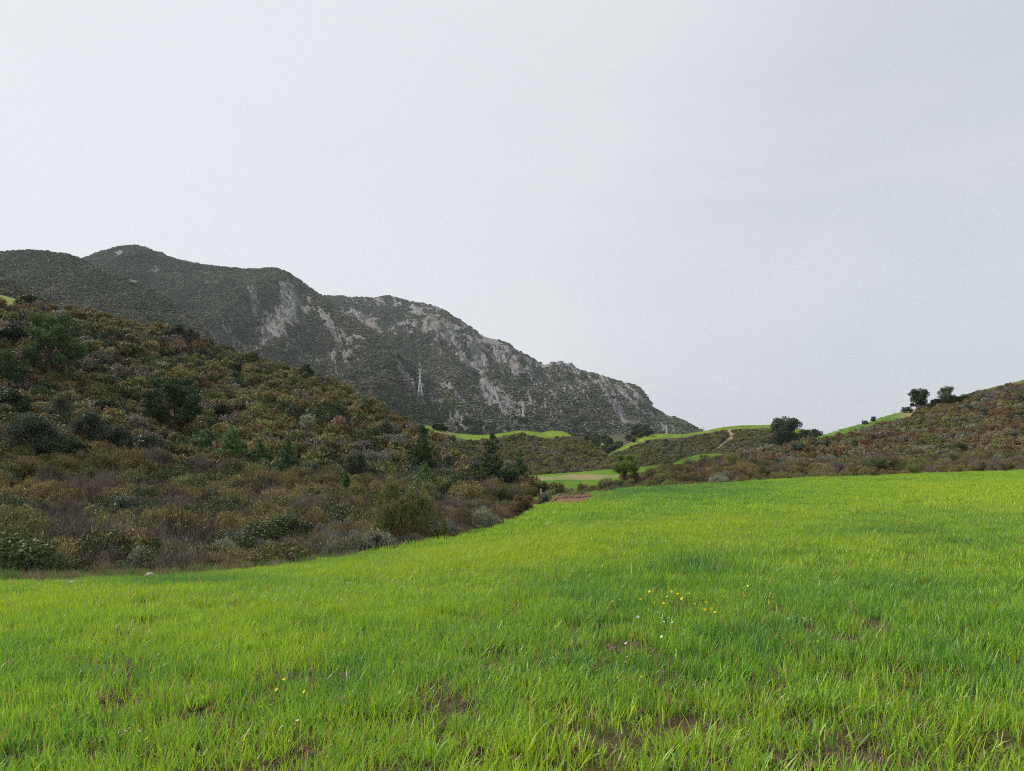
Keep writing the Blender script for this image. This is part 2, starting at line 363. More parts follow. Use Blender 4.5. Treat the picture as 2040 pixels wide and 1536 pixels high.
# ---- instanced stuff (grass, undergrowth too many to count)
def scatter(name, pts, protos, scale, idx=None, tint=None, label='', cat='', rot=None, zs=None, seed=0):
    r = np.random.default_rng(seed + 100); n = len(pts)
    me = bpy.data.meshes.new(name); me.vertices.add(n); me.vertices.foreach_set('co', np.asarray(pts, np.float32).ravel())
    if idx is None: idx = r.integers(0, len(protos), n)
    a = me.attributes.new('idx', 'INT', 'POINT'); a.data.foreach_set('value', np.asarray(idx, np.int32))
    if rot is None:
        rot = np.zeros((n, 3)); rot[:, 2] = r.uniform(0, 2 * math.pi, n); rot[:, :2] = r.normal(0, 0.08, (n, 2))
    a = me.attributes.new('rot', 'FLOAT_VECTOR', 'POINT'); a.data.foreach_set('vector', np.asarray(rot, np.float32).ravel())
    s = np.asarray(scale, float) * np.ones(n); s3 = np.stack([s, s, s * (zs if zs is not None else r.uniform(0.75, 1.35, n))], 1)
    a = me.attributes.new('scl', 'FLOAT_VECTOR', 'POINT'); a.data.foreach_set('vector', s3.astype(np.float32).ravel())
    a = me.attributes.new('tint', 'FLOAT', 'POINT'); a.data.foreach_set('value', np.asarray(tint if tint is not None else np.full(n, .5), np.float32))
    for m in {m for p in protos for m in p.materials}: me.materials.append(m)
    me.update()
    src = bpy.data.collections.new(name + '_shapes')
    for i, p in enumerate(protos):
        src.objects.link(bpy.data.objects.new('%s_shape_%03d' % (name, i), p))
    o = link(name, me)
    t = bpy.data.node_groups.new(name + '_nodes', 'GeometryNodeTree')
    t.interface.new_socket('Geometry', in_out='INPUT', socket_type='NodeSocketGeometry')
    t.interface.new_socket('Geometry', in_out='OUTPUT', socket_type='NodeSocketGeometry')
    gi = t.nodes.new('NodeGroupInput'); go = t.nodes.new('NodeGroupOutput')
    ci = t.nodes.new('GeometryNodeCollectionInfo'); ci.inputs['Collection'].default_value = src
    ci.inputs['Separate Children'].default_value = True; ci.inputs['Reset Children'].default_value = True
    ip = t.nodes.new('GeometryNodeInstanceOnPoints'); ip.inputs['Pick Instance'].default_value = True
    def na(nm, ty):
        q = t.nodes.new('GeometryNodeInputNamedAttribute'); q.data_type = ty; q.inputs[0].default_value = nm; return q.outputs[0]
    t.links.new(gi.outputs[0], ip.inputs['Points']); t.links.new(ci.outputs[0], ip.inputs['Instance'])
    t.links.new(na('idx', 'INT'), ip.inputs['Instance Index'])
    e2r = t.nodes.new('FunctionNodeEulerToRotation'); t.links.new(na('rot', 'FLOAT_VECTOR'), e2r.inputs[0]); t.links.new(e2r.outputs[0], ip.inputs['Rotation'])
    t.links.new(na('scl', 'FLOAT_VECTOR'), ip.inputs['Scale'])
    t.links.new(ip.outputs[0], go.inputs[0])
    md = o.modifiers.new('spread', 'NODES'); md.node_group = t
    return tag(o, label, cat, kind='stuff')

# ------------------------------------------------------------------ terrain
def P(px, py, Y):
    px = np.asarray(px, float); py = np.asarray(py, float); Y = np.asarray(Y, float)
    return np.stack([(px - CX) / F * Y, Y, (HZ - py) / F * Y], -1)
class Layer:
    """a hill or slope: rows of (row height in the view, distance) from foot to crest, then a back that falls away"""
    def __init__(s, name, x0, x1, nx, rows, subs, ease=1.4, amp=0.5, wl=12.0, oct=5, back=(40, 12), nback=10, attrs=None, mat='hill', relief=None, mountain=False):
        px = np.linspace(x0, x1, nx); cols = []
        ncrest = len(rows) - 1
        T = []
        for k in range(ncrest):
            pyA, YA = rows[k][0](px), rows[k][1](px); pyB, YB = rows[k + 1][0](px), rows[k + 1][1](px)
            tt = np.linspace(0, 1, subs[k] + 1)[(0 if k == 0 else 1):]
            for t in tt:
                Y = YA + (YB - YA) * t
                if k == ncrest - 1: py = pyA + (pyB - pyA) * (1 - (1 - t) ** ease); z = (HZ - py) / F * Y
                else: z = (HZ - pyA) / F * YA * (1 - t) + (HZ - pyB) / F * YB * t
                cols.append(np.stack([(px - CX) / F * Y, Y, z], -1)); T.append((k + t) / ncrest)
        s.jc = len(cols) - 1
        base = cols[-1]; u = (px - CX) / F
        for j in range(1, nback + 1):
            q = j / nback; Y = base[:, 1] + back[0] * q
            cols.append(np.stack([u * Y, Y, base[:, 2] - back[1] * q * q - 0.02 * back[1] * q], -1)); T.append(1 + q)
        A = np.array(cols)                                  # rows, cols, 3
        x, y, z = A[..., 0], A[..., 1], A[..., 2]; T = np.array(T)[:, None] * np.ones((1, nx))
        with np.errstate(all='ignore'):
            s.PY0 = HZ - z / y * F
        s.PX0 = x / y * F + CX
        fade = np.clip((1 - T) * 5, 0.22 if not mountain else 0.42, 1); fade = np.where(T > 1, np.clip((T - 1) * 3, .22, 1), fade)
        dz = (fbm(x / wl + 31, y / wl + 57, oct, 3, 0.5) - 0.5) * 2 * amp * fade
        if relief is not None: dz = dz + relief(x, y, z, T, s.PX0, s.PY0) * np.clip(fade, 0.12, 1)
        A[..., 2] = np.maximum(z + dz, -16.4)
        s.A = A; s.px = px; s.nx = nx; s.nr = len(cols); s.T = T
        at = {}
        for k in ('grass', 'dry', 'soil', 'rock', 'ochre'):
            at[k] = np.zeros(T.shape)
        if attrs:
            for k, f in attrs.items(): at[k] = np.clip(f(s.PX0, s.PY0, x, y, T), 0, 1)
        s.at = at
        i = np.arange(s.nr - 1)[:, None] * nx; j = np.arange(nx - 1)[None, :]
        f = np.stack([i + j, i + j + 1, i + nx + j + 1, i + nx + j], -1).reshape(-1, 4)
        me = mesh_np(name, A.reshape(-1, 3), f, [M[mat]], attrs={k: v.ravel() for k, v in at.items() if mountain == (k in ('rock', 'ochre'))}, smooth=True)
        s.o = tag(link(name, me), kind='structure')
    def place(s, px, py, jmax=None):
        """the point of this slope that shows at (px, py)"""
        c = (px - s.px[0]) / (s.px[-1] - s.px[0]) * (s.nx - 1); i = int(np.clip(math.floor(c), 0, s.nx - 2)); w = min(max(c - i, 0), 1)
        col = s.A[:, i] * (1 - w) + s.A[:, i + 1] * w
        pr = HZ - col[:, 2] / col[:, 1] * F
        for j in range(1, s.jc + 1):
            if pr[j] <= py:
                t = np.clip((pr[j - 1] - py) / (pr[j - 1] - pr[j] + 1e-9), 0, 1); return col[j - 1] * (1 - t) + col[j] * t
        return col[s.jc]
    def sample(s, n, mask, r, jmax=None, xr=None):
        """n random points spread evenly over the surface where mask(px, py, T, at) allows"""
        A = s.A; jm = (s.jc + 2 if jmax is None else jmax); jm = min(jm, s.nr - 1)
        a = A[:jm, :-1]; b = A[:jm, 1:]; c = A[1:jm + 1, :-1]; d = A[1:jm + 1, 1:]
        ar = 0.5 * np.abs((c[..., 0] - b[..., 0]) * (d[..., 1] - a[..., 1]) - (d[..., 0] - a[..., 0]) * (c[..., 1] - b[..., 1]))
        ar = ar.ravel() + 1e-12; w = ar / ar.sum(); k = r.choice(len(w), n, p=w)
        j, i = k // (s.nx - 1), k % (s.nx - 1); fu, fv = r.random(n), r.random(n)
        def bl(Q):
            q = [Q[j, i], Q[j, i + 1], Q[j + 1, i], Q[j + 1, i + 1]]
            if Q.ndim == 3: u_, v_ = fu[:, None], fv[:, None]
            else: u_, v_ = fu, fv
            return (q[0] * (1 - u_) + q[1] * u_) * (1 - v_) + (q[2] * (1 - u_) + q[3] * u_) * v_
        p = bl(A); PXs, PYs, Ts = bl(s.PX0), bl(s.PY0), bl(s.T)
        m = mask(PXs, PYs, Ts, {q: bl(v) for q, v in s.at.items()}) > r.random(n)
        return p[m], PXs[m], PYs[m]
K = lambda v: (lambda x: np.full(np.shape(x), float(v)))

# --- the green field in front
e_py = poly([(-1500, 1230), (-400, 1176), (0, 1160), (150, 1159), (300, 1153), (500, 1139), (700, 1116), (850, 1090), (1000, 1056), (1060, 1030), (1095, 1004), (1110, 990), (1170, 983), (1260, 974), (1400, 964), (1600, 953), (1800, 947), (2040, 938), (2600, 915), (3500, 890)])
e_Y = poly([(-1500, 16), (-400, 19), (0, 20), (300, 22), (500, 24), (700, 28), (850, 32), (1000, 42), (1095, 55), (1170, 62), (1300, 66), (1500, 70), (2040, 72), (3500, 72)])
def fz(x, y):
    yy = np.maximum(y, 1.5); u = np.clip(x / yy, -1.7, 1.7); px = u * F + CX
    Ye = e_Y(px); ze = (HZ - e_py(px)) / F * Ye; s_ = -0.05 + 0.025 * u
    c = (ze + 1.6 - s_ * Ye) / Ye ** 2
    z = -1.6 + s_ * yy + c * yy * yy
    z = z + (fbm(x / 6.0, y / 6.0, 3, 21) - 0.5) * 0.16 * sstep(1, 8, yy)
    return z + (fbm(x / 0.30, y / 0.30, 4, 22, .6) - 0.5) * 0.12
def to_px(x, y, z): return x / y * F + CX, HZ - z / y * F
def crop_tint(px, py, x, y):
    t = 0.25 + 0.6 * (fbm(x / 5, y / 9, 5, 61, .6) - 0.5) + 0.5 * (fbm(x / 1.1, y / 1.1, 3, 62) - 0.5)
    for cx, cy, rx, ry, a in ((1370, 1140, 85, 18, .45), (1960, 1070, 170, 35, .22), (1800, 1190, 160, 40, .22), (330, 1160, 230, 14, .55), (1270, 984, 380, 26, .42), (700, 1118, 250, 10, .25),
                              (1130, 1180, 170, 28, .2), (690, 1350, 60, 60, .25), (1250, 1330, 160, 70, .2), (1560, 1250, 130, 50, .2), (980, 1430, 80, 40, .15), (1700, 1060, 180, 14, .2), (560, 1170, 120, 14, .25),
                              (1900, 980, 300, 24, -.25), (1450, 1050, 300, 24, -.1), (250, 1250, 330, 40, -.16), (900, 1110, 260, 22, -.14)):
        t = t + a * blob(px, py, cx, cy, rx, ry)
    return np.clip(t, 0, 1)
# bare spots in the crop, as (view column, row, half width, half height)
BARE = [(845, 1262, 16, 9), (830, 1275, 14, 7), (700, 1365, 9, 16), (920, 1405, 32, 16), (820, 1418, 14, 9), (545, 1400, 26, 14), (1215, 1292, 26, 12), (1205, 1335, 20, 10), (1300, 1297, 18, 8), (1275, 1425, 24, 12),
        (1350, 1404, 16, 8), (1555, 1378, 22, 9), (1475, 1452, 26, 12), (1620, 1528, 26, 12), (740, 1470, 20, 12), (600, 1500, 36, 14), (1150, 1500, 24, 10), (1720, 1330, 30, 9), (1830, 1440, 26, 10), (390, 1425, 24, 10),
        (1890, 1360, 18, 6), (940, 1500, 22, 14), (210, 1400, 20, 8), (1020, 1275, 8, 8), (910, 1278, 18, 9), (640, 1240, 14, 10), (1580, 1460, 30, 14), (1300, 1500, 30, 12), (1710, 1480, 26, 12), (90, 1500, 40, 12)]
def bare(px, py, x, y):
    b = 0
    for cx, cy, rx, ry in BARE: b = np.maximum(b, blob(px, py, cx, cy, rx * 1.0, ry * 1.25))
    b = b * 0.95
    n = fbm(x / 0.8 + 3, y / 0.8, 4, 71)
    b = b + 0.6 * sstep(0.66, 0.78, n) * sstep(18, 5, y)
    b = b + 0.6 * sstep(0.63, 0.74, fbm(x / 0.28, y / 0.28, 3, 73)) * sstep(22, 8, y)
    fu = np.abs(((x + 0.35 * y + 0.5 * fbm(x / 4, y / 4, 2, 74)) / 1.45) % 1 - 0.5)
    b = b + 0.7 * sstep(0.07, 0.0, fu) * sstep(0.5, 0.62, fbm(x / 1.2, y / 2.5, 3, 75)) * sstep(30, 10, y)
    b = b + 2.2 * blob(px, py, 1122, 992, 62, 12)
    b = b + 0.6 * sstep(1166, 1161, py) * sstep(260, 60, px) * (px < 300)
    b = b + 0.5 * sstep(0.55, 0.7, fbm(x / 3, y / 3, 3, 72)) * blob(px, py, 1500, 962, 280, 7)
    return np.clip(b, 0, 0.93)
def field():
    px = np.concatenate([np.linspace(-9000, -1500, 40), np.linspace(-1400, 3300, 420), np.linspace(3400, 11000, 40)]); nx, ny = len(px), 260; t = np.linspace(0, 1, ny)
    rows = []
    for q in t:
        Y = 1.5 * (1 - q) + 0 * px; Ye = e_Y(px)
        Y = 1.5 * (Ye / 1.5) ** q
        rows.append(np.stack([(px - CX) / F * Y, Y], -1))
    for d in (1, 3, 6, 10): rows.append(np.stack([(px - CX) / F * (Ye + d), Ye + d], -1))
    A = np.array(rows); x, y = A[..., 0], A[..., 1]; z = fz(x, y)
    for k, d in enumerate((1, 3, 6, 10)): z[ny + k] = z[ny - 1] - 0.25 * d
    V = np.stack([x, y, z], -1); first = V[0]
    back = []
    for Y in (0.6, -0.5, -3, -12, -60):
        xx = first[:, 0] * (1 + (1.5 - Y) * 0.35); back.append(np.stack([xx, np.full(nx, Y), fz(xx, np.full(nx, Y)) * 0 - 1.66 + 0.01 * Y], -1))
    V = np.concatenate([np.array(back[::-1]), V]); nr = len(V)
    pX, pY = np.full((nr, nx), -999.0), np.full((nr, nx), 3000.0); pX[5:], pY[5:] = to_px(x, y, z)
    tint = crop_tint(pX, pY, V[..., 0], V[..., 1]); b = bare(pX, pY, V[..., 0], V[..., 1])
    grass = np.clip(0.15 + sstep(7, 30, V[..., 1]) * 0.85, 0, 1) * (1 - b)
    soil = blob(pX, pY, 1122, 992, 80, 17) * 1.8
    i = np.arange(nr - 1)[:, None] * nx; j = np.arange(nx - 1)[None, :]
    f = np.stack([i + j, i + j + 1, i + nx + j + 1, i + nx + j], -1).reshape(-1, 4)
    me = mesh_np('field', V.reshape(-1, 3), f, [M['field']], attrs=dict(tint=tint.ravel(), grass=grass.ravel(), soil=np.clip(soil, 0, 1).ravel()), smooth=True)
    return tag(link('field', me), kind='structure')
field()
# --- wide ground sheet far below the folds of the land, out to the horizon
gm = bpy.data.meshes.new('ground')
gm.from_pydata([(-3650, -350, -16), (2750, -350, -16), (2750, 3750, -16), (-3650, 3750, -16)], [], [(0, 1, 2, 3)]); gm.materials.append(M['hill'])
tag(link('ground', gm), kind='structure')

# --- valley floor behind the field
pl = poly
def v_attr_grass(px, py, x, y, T):
    strip = sstep(1016, 1010, py) * sstep(840, 880, px)
    return np.maximum(strip, 0) * 1.0 * (1 - 0.0 * px)
def v_dry(px, py, x, y, T):
    return 0.85 * blob(px, py, 1170, 950, 60, 6.5) + 0.7 * blob(px, py, 1060, 955, 50, 6) + 0.9 * blob(px, py, 1340, 941, 45, 4) + 0.5 * blob(px, py, 1270, 948, 40, 5)
valley = Layer('valley_floor', 640, 1560, 240,
    [(lambda x: e_py(x) + 4, e_Y), (pl([(640, 1060), (850, 1014), (1000, 1010), (1095, 1002), (1170, 990), (1560, 962)]), pl([(640, 52), (850, 57), (1095, 62), (1170, 66), (1560, 76)])),
     (pl([(640, 990), (1000, 985), (1060, 984), (1200, 980), (1560, 950)]), K(88)),
     (pl([(640, 962), (1060, 962), (1230, 957), (1400, 944), (1560, 930)]), K(120)),
     (pl([(640, 948), (1060, 948), (1150, 942), (1230, 935), (1290, 931), (1340, 925), (1370, 914), (1395, 906), (1430, 904), (1455, 909), (1500, 920), (1560, 930)]), pl([(640, 170), (1230, 180), (1400, 200), (1560, 200)]))],
    [14, 14, 14, 22], ease=1.3, amp=0.25, wl=14, back=(40, 8), attrs=dict(grass=v_attr_grass, dry=v_dry), mat='valley')
# --- left hill
lh_foot = pl([(-900, 1215), (0, 1178), (300, 1168), (500, 1152), (700, 1128), (800, 1085), (880, 1024), (1000, 1008), (1095, 998), (1130, 998)])
lh_footY = pl([(-900, 19), (0, 21.5), (300, 23.5), (500, 25.5), (700, 31), (800, 40), (880, 58), (1000, 66), (1095, 74), (1130, 80)])
lh_crest = pl([(-900, 520), (-200, 562), (0, 586), (40, 597), (70, 606), (120, 618), (200, 634), (270, 650), (340, 668), (390, 680), (450, 706), (540, 733), (600, 752), (650, 766), (700, 792), (740, 812), (790, 845), (840, 871), (890, 896), (930, 926), (970, 950), (1010, 966), (1060, 976), (1095, 988), (1130, 995)])
lh_crestY = pl([(-900, 110), (0, 135), (400, 145), (700, 135), (850, 115), (970, 96), (1095, 80), (1130, 82)])
def lh_grass(px, py, x, y, T):
    return sstep(612, 606, py) * (px < 50) + sstep(1.5, 0, np.abs(py - (602 + (px - 40) * 0.2))) * 0 + blob(px, py, 560, 1120, 70, 12) * 0.8 + (T > 0.955) * (sstep(100, 106, px) * sstep(132, 126, px) + sstep(150, 154, px) * sstep(168, 164, px))
left = Layer('left_hill', -900, 1130, 500, [(lh_foot, lh_footY), (lh_crest, lh_crestY)], [200], ease=1.12, amp=1.3, wl=16, oct=5, back=(60, 30), attrs=dict(grass=lh_grass), mat='lit')
# --- right hill (brown scrub) and the green field beyond its shoulder
rh_foot = lambda x: e_py(x) + 6
rh_crest = pl([(1160, 988), (1200, 975), (1230, 964), (1290, 954), (1350, 942), (1400, 932), (1430, 922), (1500, 909), (1560, 898), (1605, 886), (1661, 877), (1705, 867), (1749, 852), (1778, 848), (1815, 838), (1826, 820), (1852, 813), (1910, 796), (1955, 786), (2040, 767), (2400, 690), (3200, 640)])
rh_crestY = pl([(1160, 64), (1290, 78), (1400, 92), (1500, 112), (1600, 135), (1700, 155), (1820, 180), (2040, 195), (3200, 200)])
right = Layer('right_hill', 1160, 3200, 420, [(rh_foot, lambda x: e_Y(x) - 0.5), (rh_crest, rh_crestY)], [110], ease=1.15, amp=0.8, wl=14, back=(50, 22), mat='hill')
r2_crest = pl([(1540, 900), (1600, 881), (1646, 866), (1690, 852), (1720, 844), (1763, 830), (1793, 821), (1820, 816), (1860, 802), (1910, 790), (1955, 778), (2040, 757), (2400, 680), (3200, 630)])
right2 = Layer('upper_right_field', 1500, 3200, 260, [(lambda x: rh_crest(x) + 14, lambda x: rh_crestY(x) - 3), (r2_crest, lambda x: rh_crestY(x) + 32)], [26], ease=1.4, amp=0.25, wl=18, back=(60, 25),
    attrs=dict(grass=lambda px, py, x, y, T: 1 + 0 * px, dry=lambda px, py, x, y, T: 0.8 * blob(px, py, 1812, 826, 28, 14)), mat='valley')
# --- central hill: scrub below, sunlit crop on top
ch_crest = pl([(700, 862), (825, 853), (848, 848), (868, 852), (906, 864), (957, 868), (1010, 862), (1036, 858), (1060, 860), (1078, 863), (1100, 858), (1120, 860), (1137, 868), (1165, 884), (1200, 908), (1235, 934), (1260, 950)])
ch_bound = pl([(700, 862), (840, 858), (866, 866), (880, 866), (905, 872), (930, 880), (950, 879), (980, 873), (1030, 864), (1050, 866), (1078, 873), (1125, 871), (1137, 868), (1300, 860)])
central = Layer('central_hill', 700, 1262, 240, [(pl([(700, 960), (1060, 953), (1150, 948), (1262, 951)]), pl([(700, 170), (1262, 185)])), (ch_crest, pl([(700, 290), (1100, 290), (1262, 200)]))], [90], ease=1.25, amp=1.2, wl=24, back=(80, 22),
    attrs=dict(grass=lambda px, py, x, y, T: np.maximum(np.maximum(sstep(-1.2, 1.5, ch_bound(px) - py + 5 * (fbm(x / 7, y / 9, 3, 41) - .5)), (T >= .999) * 1.0), blob(px, py, 905, 885, 14, 3) + blob(px, py, 1080, 895, 12, 6) * .8),
               dry=lambda px, py, x, y, T: 0.9 * blob(px, py, 880, 864, 24, 5)), mat='lit')
# --- hill with the path, right of the centre
dh_crest = pl([(1150, 930), (1200, 915), (1225, 900), (1262, 880), (1290, 867), (1325, 865), (1360, 866), (1400, 861), (1440, 852), (1480, 848), (1530, 847), (1580, 853), (1645, 868), (1720, 880), (1900, 900)])
dh_bound = pl([(1150, 930), (1225, 902), (1262, 886), (1300, 874), (1340, 873), (1400, 866), (1450, 857), (1525, 854), (1650, 872), (1900, 905)])
def pathmask(px, py):
    c = pl([(850, 1456), (862, 1453), (868, 1458), (880, 1450), (888, 1438), (898, 1422), (908, 1403), (920, 1385)])(py)
    w = pl([(850, 1.8), (865, 5.0), (880, 5.0), (900, 3.0), (920, 1.8)])(py)
    return np.exp(-((px - c) / w) ** 2) * sstep(850, 856, py)
dhill = Layer('path_hill', 1150, 1900, 300, [(pl([(1150, 945), (1290, 940), (1900, 935)]), pl([(1150, 300), (1900, 300)])), (dh_crest, pl([(1150, 380), (1900, 430)]))], [100], ease=1.3, amp=1.4, wl=36, back=(120, 30),
    attrs=dict(grass=lambda px, py, x, y, T: np.maximum(sstep(-1.2, 1.5, dh_bound(px) - py + 5 * (fbm(x / 9, y / 12, 3, 42) - .5)), (T >= .999) * 1.0), soil=lambda px, py, x, y, T: pathmask(px, py) * 1.3,
               dry=lambda px, py, x, y, T: 0 * px + 0.25 * blob(px, py, 1500, 850, 60, 5)), mat='lit')
# --- wooded slope between the two
wslope = Layer('wooded_slope', 1000, 1500, 120, [(K(935), K(440)), (pl([(1000, 880), (1100, 878), (1170, 876), (1230, 866), (1290, 862), (1350, 866), (1420, 872), (1500, 885)]), K(600))], [40], amp=1.5, wl=40, back=(120, 30),
    attrs=dict(grass=lambda px, py, x, y, T: blob(px, py, 1205, 886, 22, 7)), mat='lit')
# --- the mountain: four overlapping masses
def m_relief(amp, wl, dirx=0.35, seed=5, bias=0.0):
    def f(x, y, z, T, px, py):
        rk = m_rock(bias)(px, py, x, y, T)
        a_, b_ = px * .78 + py * .62, -px * .62 + py * .78
        crag = (ridged(a_ / 34 + seed, b_ / 9, 5, seed + 3, 0.62) - 0.55) * 42 + (ridged(a_ / 7, b_ / 3.2, 4, seed + 4, .65) - .55) * 15
        u = x + y * 0.25
        big = (ridged(x / wl + seed, (y * 0.35) / wl, 5, seed, 0.5) - 0.62) * amp
        small = (ridged(x / (wl * 0.22) + seed, y / (wl * 0.32), 4, seed + 9, 0.6) - 0.6) * amp * 0.22
        k = np.clip((1 - T) * 3, 0.08, 1) / np.clip((1 - T) * 5, .42, 1)
        return (big + small) * np.where(T <= 1, np.minimum(k, 1), .3) * (0.12 + 0.88 * sstep(0.02, 0.35, T)) * (1 - .88 * sstep(1170, 1290, px)) + crag * np.clip(y / 1900, .2, 1) * (1 - .85 * sstep(1210, 1300, px)) * sstep(0.2, 0.8, rk) * (1 - .75 * sstep(.8, .95, T))
    return f
ROCKS = [(573, 590, 20, 26, 0, 1.1), (560, 622, 42, 20, -20, 1.0), (507, 617, 10, 16, 0, .9), (545, 643, 22, 9, -10, .9), (598, 600, 22, 8, 40, .7), (662, 634, 34, 9, 38, .95), (725, 632, 42, 9, 24, 1.0), (700, 655, 30, 8, 30, .6),
         (663, 672, 8, 14, -20, 1.0), (690, 680, 22, 7, 32, .8), (620, 685, 30, 8, 10, .35), (520, 690, 60, 12, 10, .35), (820, 648, 34, 24, 20, .85), (862, 662, 36, 22, 30, 1.1), (895, 692, 32, 24, 40, .85), (850, 622, 70, 14, 25, .6),
         (930, 655, 50, 16, 35, .6), (985, 692, 58, 10, 36, .95), (948, 712, 20, 26, 20, .9), (960, 748, 24, 16, 30, 1.0), (940, 735, 26, 16, 30, .9), (1028, 762, 13, 30, -10, 1.1), (1005, 740, 20, 20, 30, .7), (1110, 738, 34, 11, 14, 1.1),
         (1150, 752, 34, 8, 25, .9), (1210, 777, 38, 8, 22, 1.2), (1272, 790, 22, 8, 55, 1.05), (1258, 775, 18, 9, 30, .8), (965, 802, 9, 20, -10, 1.1), (985, 822, 44, 16, 40, .95), (1025, 842, 50, 13, 30, .8), (815, 777, 34, 7, 30, .95),
         (880, 797, 52, 5, 25, .95), (905, 812, 40, 4, 25, .8), (1237, 840, 28, 9, 32, 1.1), (1205, 818, 18, 5, 36, .9), (1262, 810, 18, 6, 45, .9), (1320, 848, 8, 16, -20, .9), (1298, 826, 10, 8, 30, .8), (1132, 792, 24, 6, 40, .5),
         (265, 560, 14, 4, 0, .9), (238, 500, 14, 4, -20, .6), (310, 528, 12, 4, 0, .5), (432, 694, 14, 5, 25, .8), (470, 672, 26, 7, 20, .6), (750, 600, 60, 8, 0, .45), (1080, 800, 60, 20, 30, .35), (900, 740, 40, 20, 30, .3), (1060, 735, 30, 8, 30, .6),
         (1180, 800, 50, 6, 35, .5), (1100, 770, 50, 8, 35, .3), (700, 720, 30, 8, 30, .4), (580, 660, 20, 10, 0, .4)]
C_CREST = pl([(500, 610), (600, 596), (645, 588), (700, 592), (740, 594), (775, 588), (810, 596), (850, 606), (870, 611), (900, 629), (930, 648), (960, 670), (1010, 685), (1030, 697), (1060, 717), (1084, 729), (1098, 724), (1115, 721), (1150, 735), (1200, 750), (1250, 765), (1272, 772), (1290, 795), (1305, 815), (1345, 832), (1395, 859), (1450, 884), (1560, 905)])
def m_rock(bias):
    def f(px, py, x, y, T):
        v = bias + 0 * px
        if bias > 0:
            dc = py - C_CREST(px); v = v + (0.34 - 0.20 * sstep(1120, 1260, px)) * sstep(80, 8, dc) * sstep(760, 860, px) * (0.5 + fbm(px / 40, py / 25, 3, 83)) + 0.14 * sstep(880, 940, px) * sstep(0.42, .62, fbm(px / 50, py / 30, 3, 84))
        for cx, cy, rx, ry, a, s_ in ROCKS: v = np.maximum(v, s_ * blob(px, py, cx, cy, rx * 1.2, ry * 1.2, a))
        a_, b_ = px * .78 + py * .62, -px * .62 + py * .78
        n = 1.0 * (fbm(a_ / 24.0 + 4, b_ / 6.0, 4, 77, .6) - 0.5) + 1.3 * (fbm(a_ / 7.0, b_ / 2.6, 4, 78, .7) - 0.5)
        return v * 0.85 + n * np.where(v > 0.08, 1.0, 0.75)
    return f
def m_ochre(px, py, x, y, T):
    return blob(px, py, 862, 655, 26, 20, 30) + 1.0 * blob(px, py, 1212, 777, 26, 8, 22) + .6 * blob(px, py, 745, 640, 14, 8) + .6 * blob(px, py, 1030, 755, 10, 14) + .5 * blob(px, py, 985, 690, 40, 10, 30) + .4 * blob(px, py, 570, 640, 40, 10)
mA = dict(rock=m_rock(0.0), ochre=m_ochre)
mtn_c = Layer('back_mountain', 500, 1560, 620, [(K(905), K(900)),
    (C_CREST,
     pl([(500, 2500), (645, 2400), (900, 2200), (1100, 2000), (1275, 1700), (1395, 1300), (1560, 1000)]))], [300], ease=1.25, amp=14, wl=160, oct=6, back=(900, 420), nback=20, relief=m_relief(150, 400, seed=5, bias=.14), attrs=dict(rock=m_rock(0.14), ochre=m_ochre), mat='mountain', mountain=True)
mtn_b = Layer('main_mountain', -700, 1130, 760, [(K(905), pl([(-700, 620), (1130, 700)])),
    (pl([(-700, 560), (0, 545), (100, 530), (160, 516), (190, 505), (225, 492), (250, 488), (268, 487), (282, 490), (310, 503), (345, 516), (400, 525), (470, 535), (520, 536), (550, 536), (575, 547), (600, 564), (632, 584), (652, 595), (683, 617), (716, 640), (754, 675), (805, 715), (860, 760), (920, 800), (1000, 852), (1060, 885), (1130, 905)]),
     pl([(-700, 1900), (265, 1900), (600, 1750), (750, 1400), (900, 1050), (1060, 780), (1130, 730)]))], [290], ease=1.3, amp=11, wl=150, oct=6, back=(900, 420), nback=16, relief=m_relief(135, 360, seed=15), attrs=mA, mat='mountain', mountain=True)
mtn_a = Layer('left_mountain_spur', -700, 560, 380, [(K(860), pl([(-700, 480), (560, 640)])),
    (pl([(-700, 515), (-100, 508), (0, 503), (70, 501), (130, 507), (160, 517), (203, 538), (233, 552), (266, 558), (280, 562), (305, 577), (355, 612), (396, 645), (419, 676), (444, 698), (480, 740), (520, 790), (560, 840)]),
     pl([(-700, 1250), (100, 1200), (300, 1000), (440, 850), (560, 720)]))], [170], ease=1.3, amp=7, wl=110, oct=6, back=(500, 250), nback=12, relief=m_relief(54, 230, seed=25), attrs=mA, mat='mountain', mountain=True)
mtn_0 = Layer('low_mountain_spur', -700, 200, 160, [(K(800), K(420)), (pl([(-700, 480), (-60, 528), (0, 546), (30, 565), (70, 588), (120, 618), (200, 680)]), pl([(-700, 760), (200, 560)]))], [80], ease=1.3, amp=4, wl=80, oct=6, back=(300, 150), relief=m_relief(16, 150, seed=35), attrs=mA, mat='mountain', mountain=True)

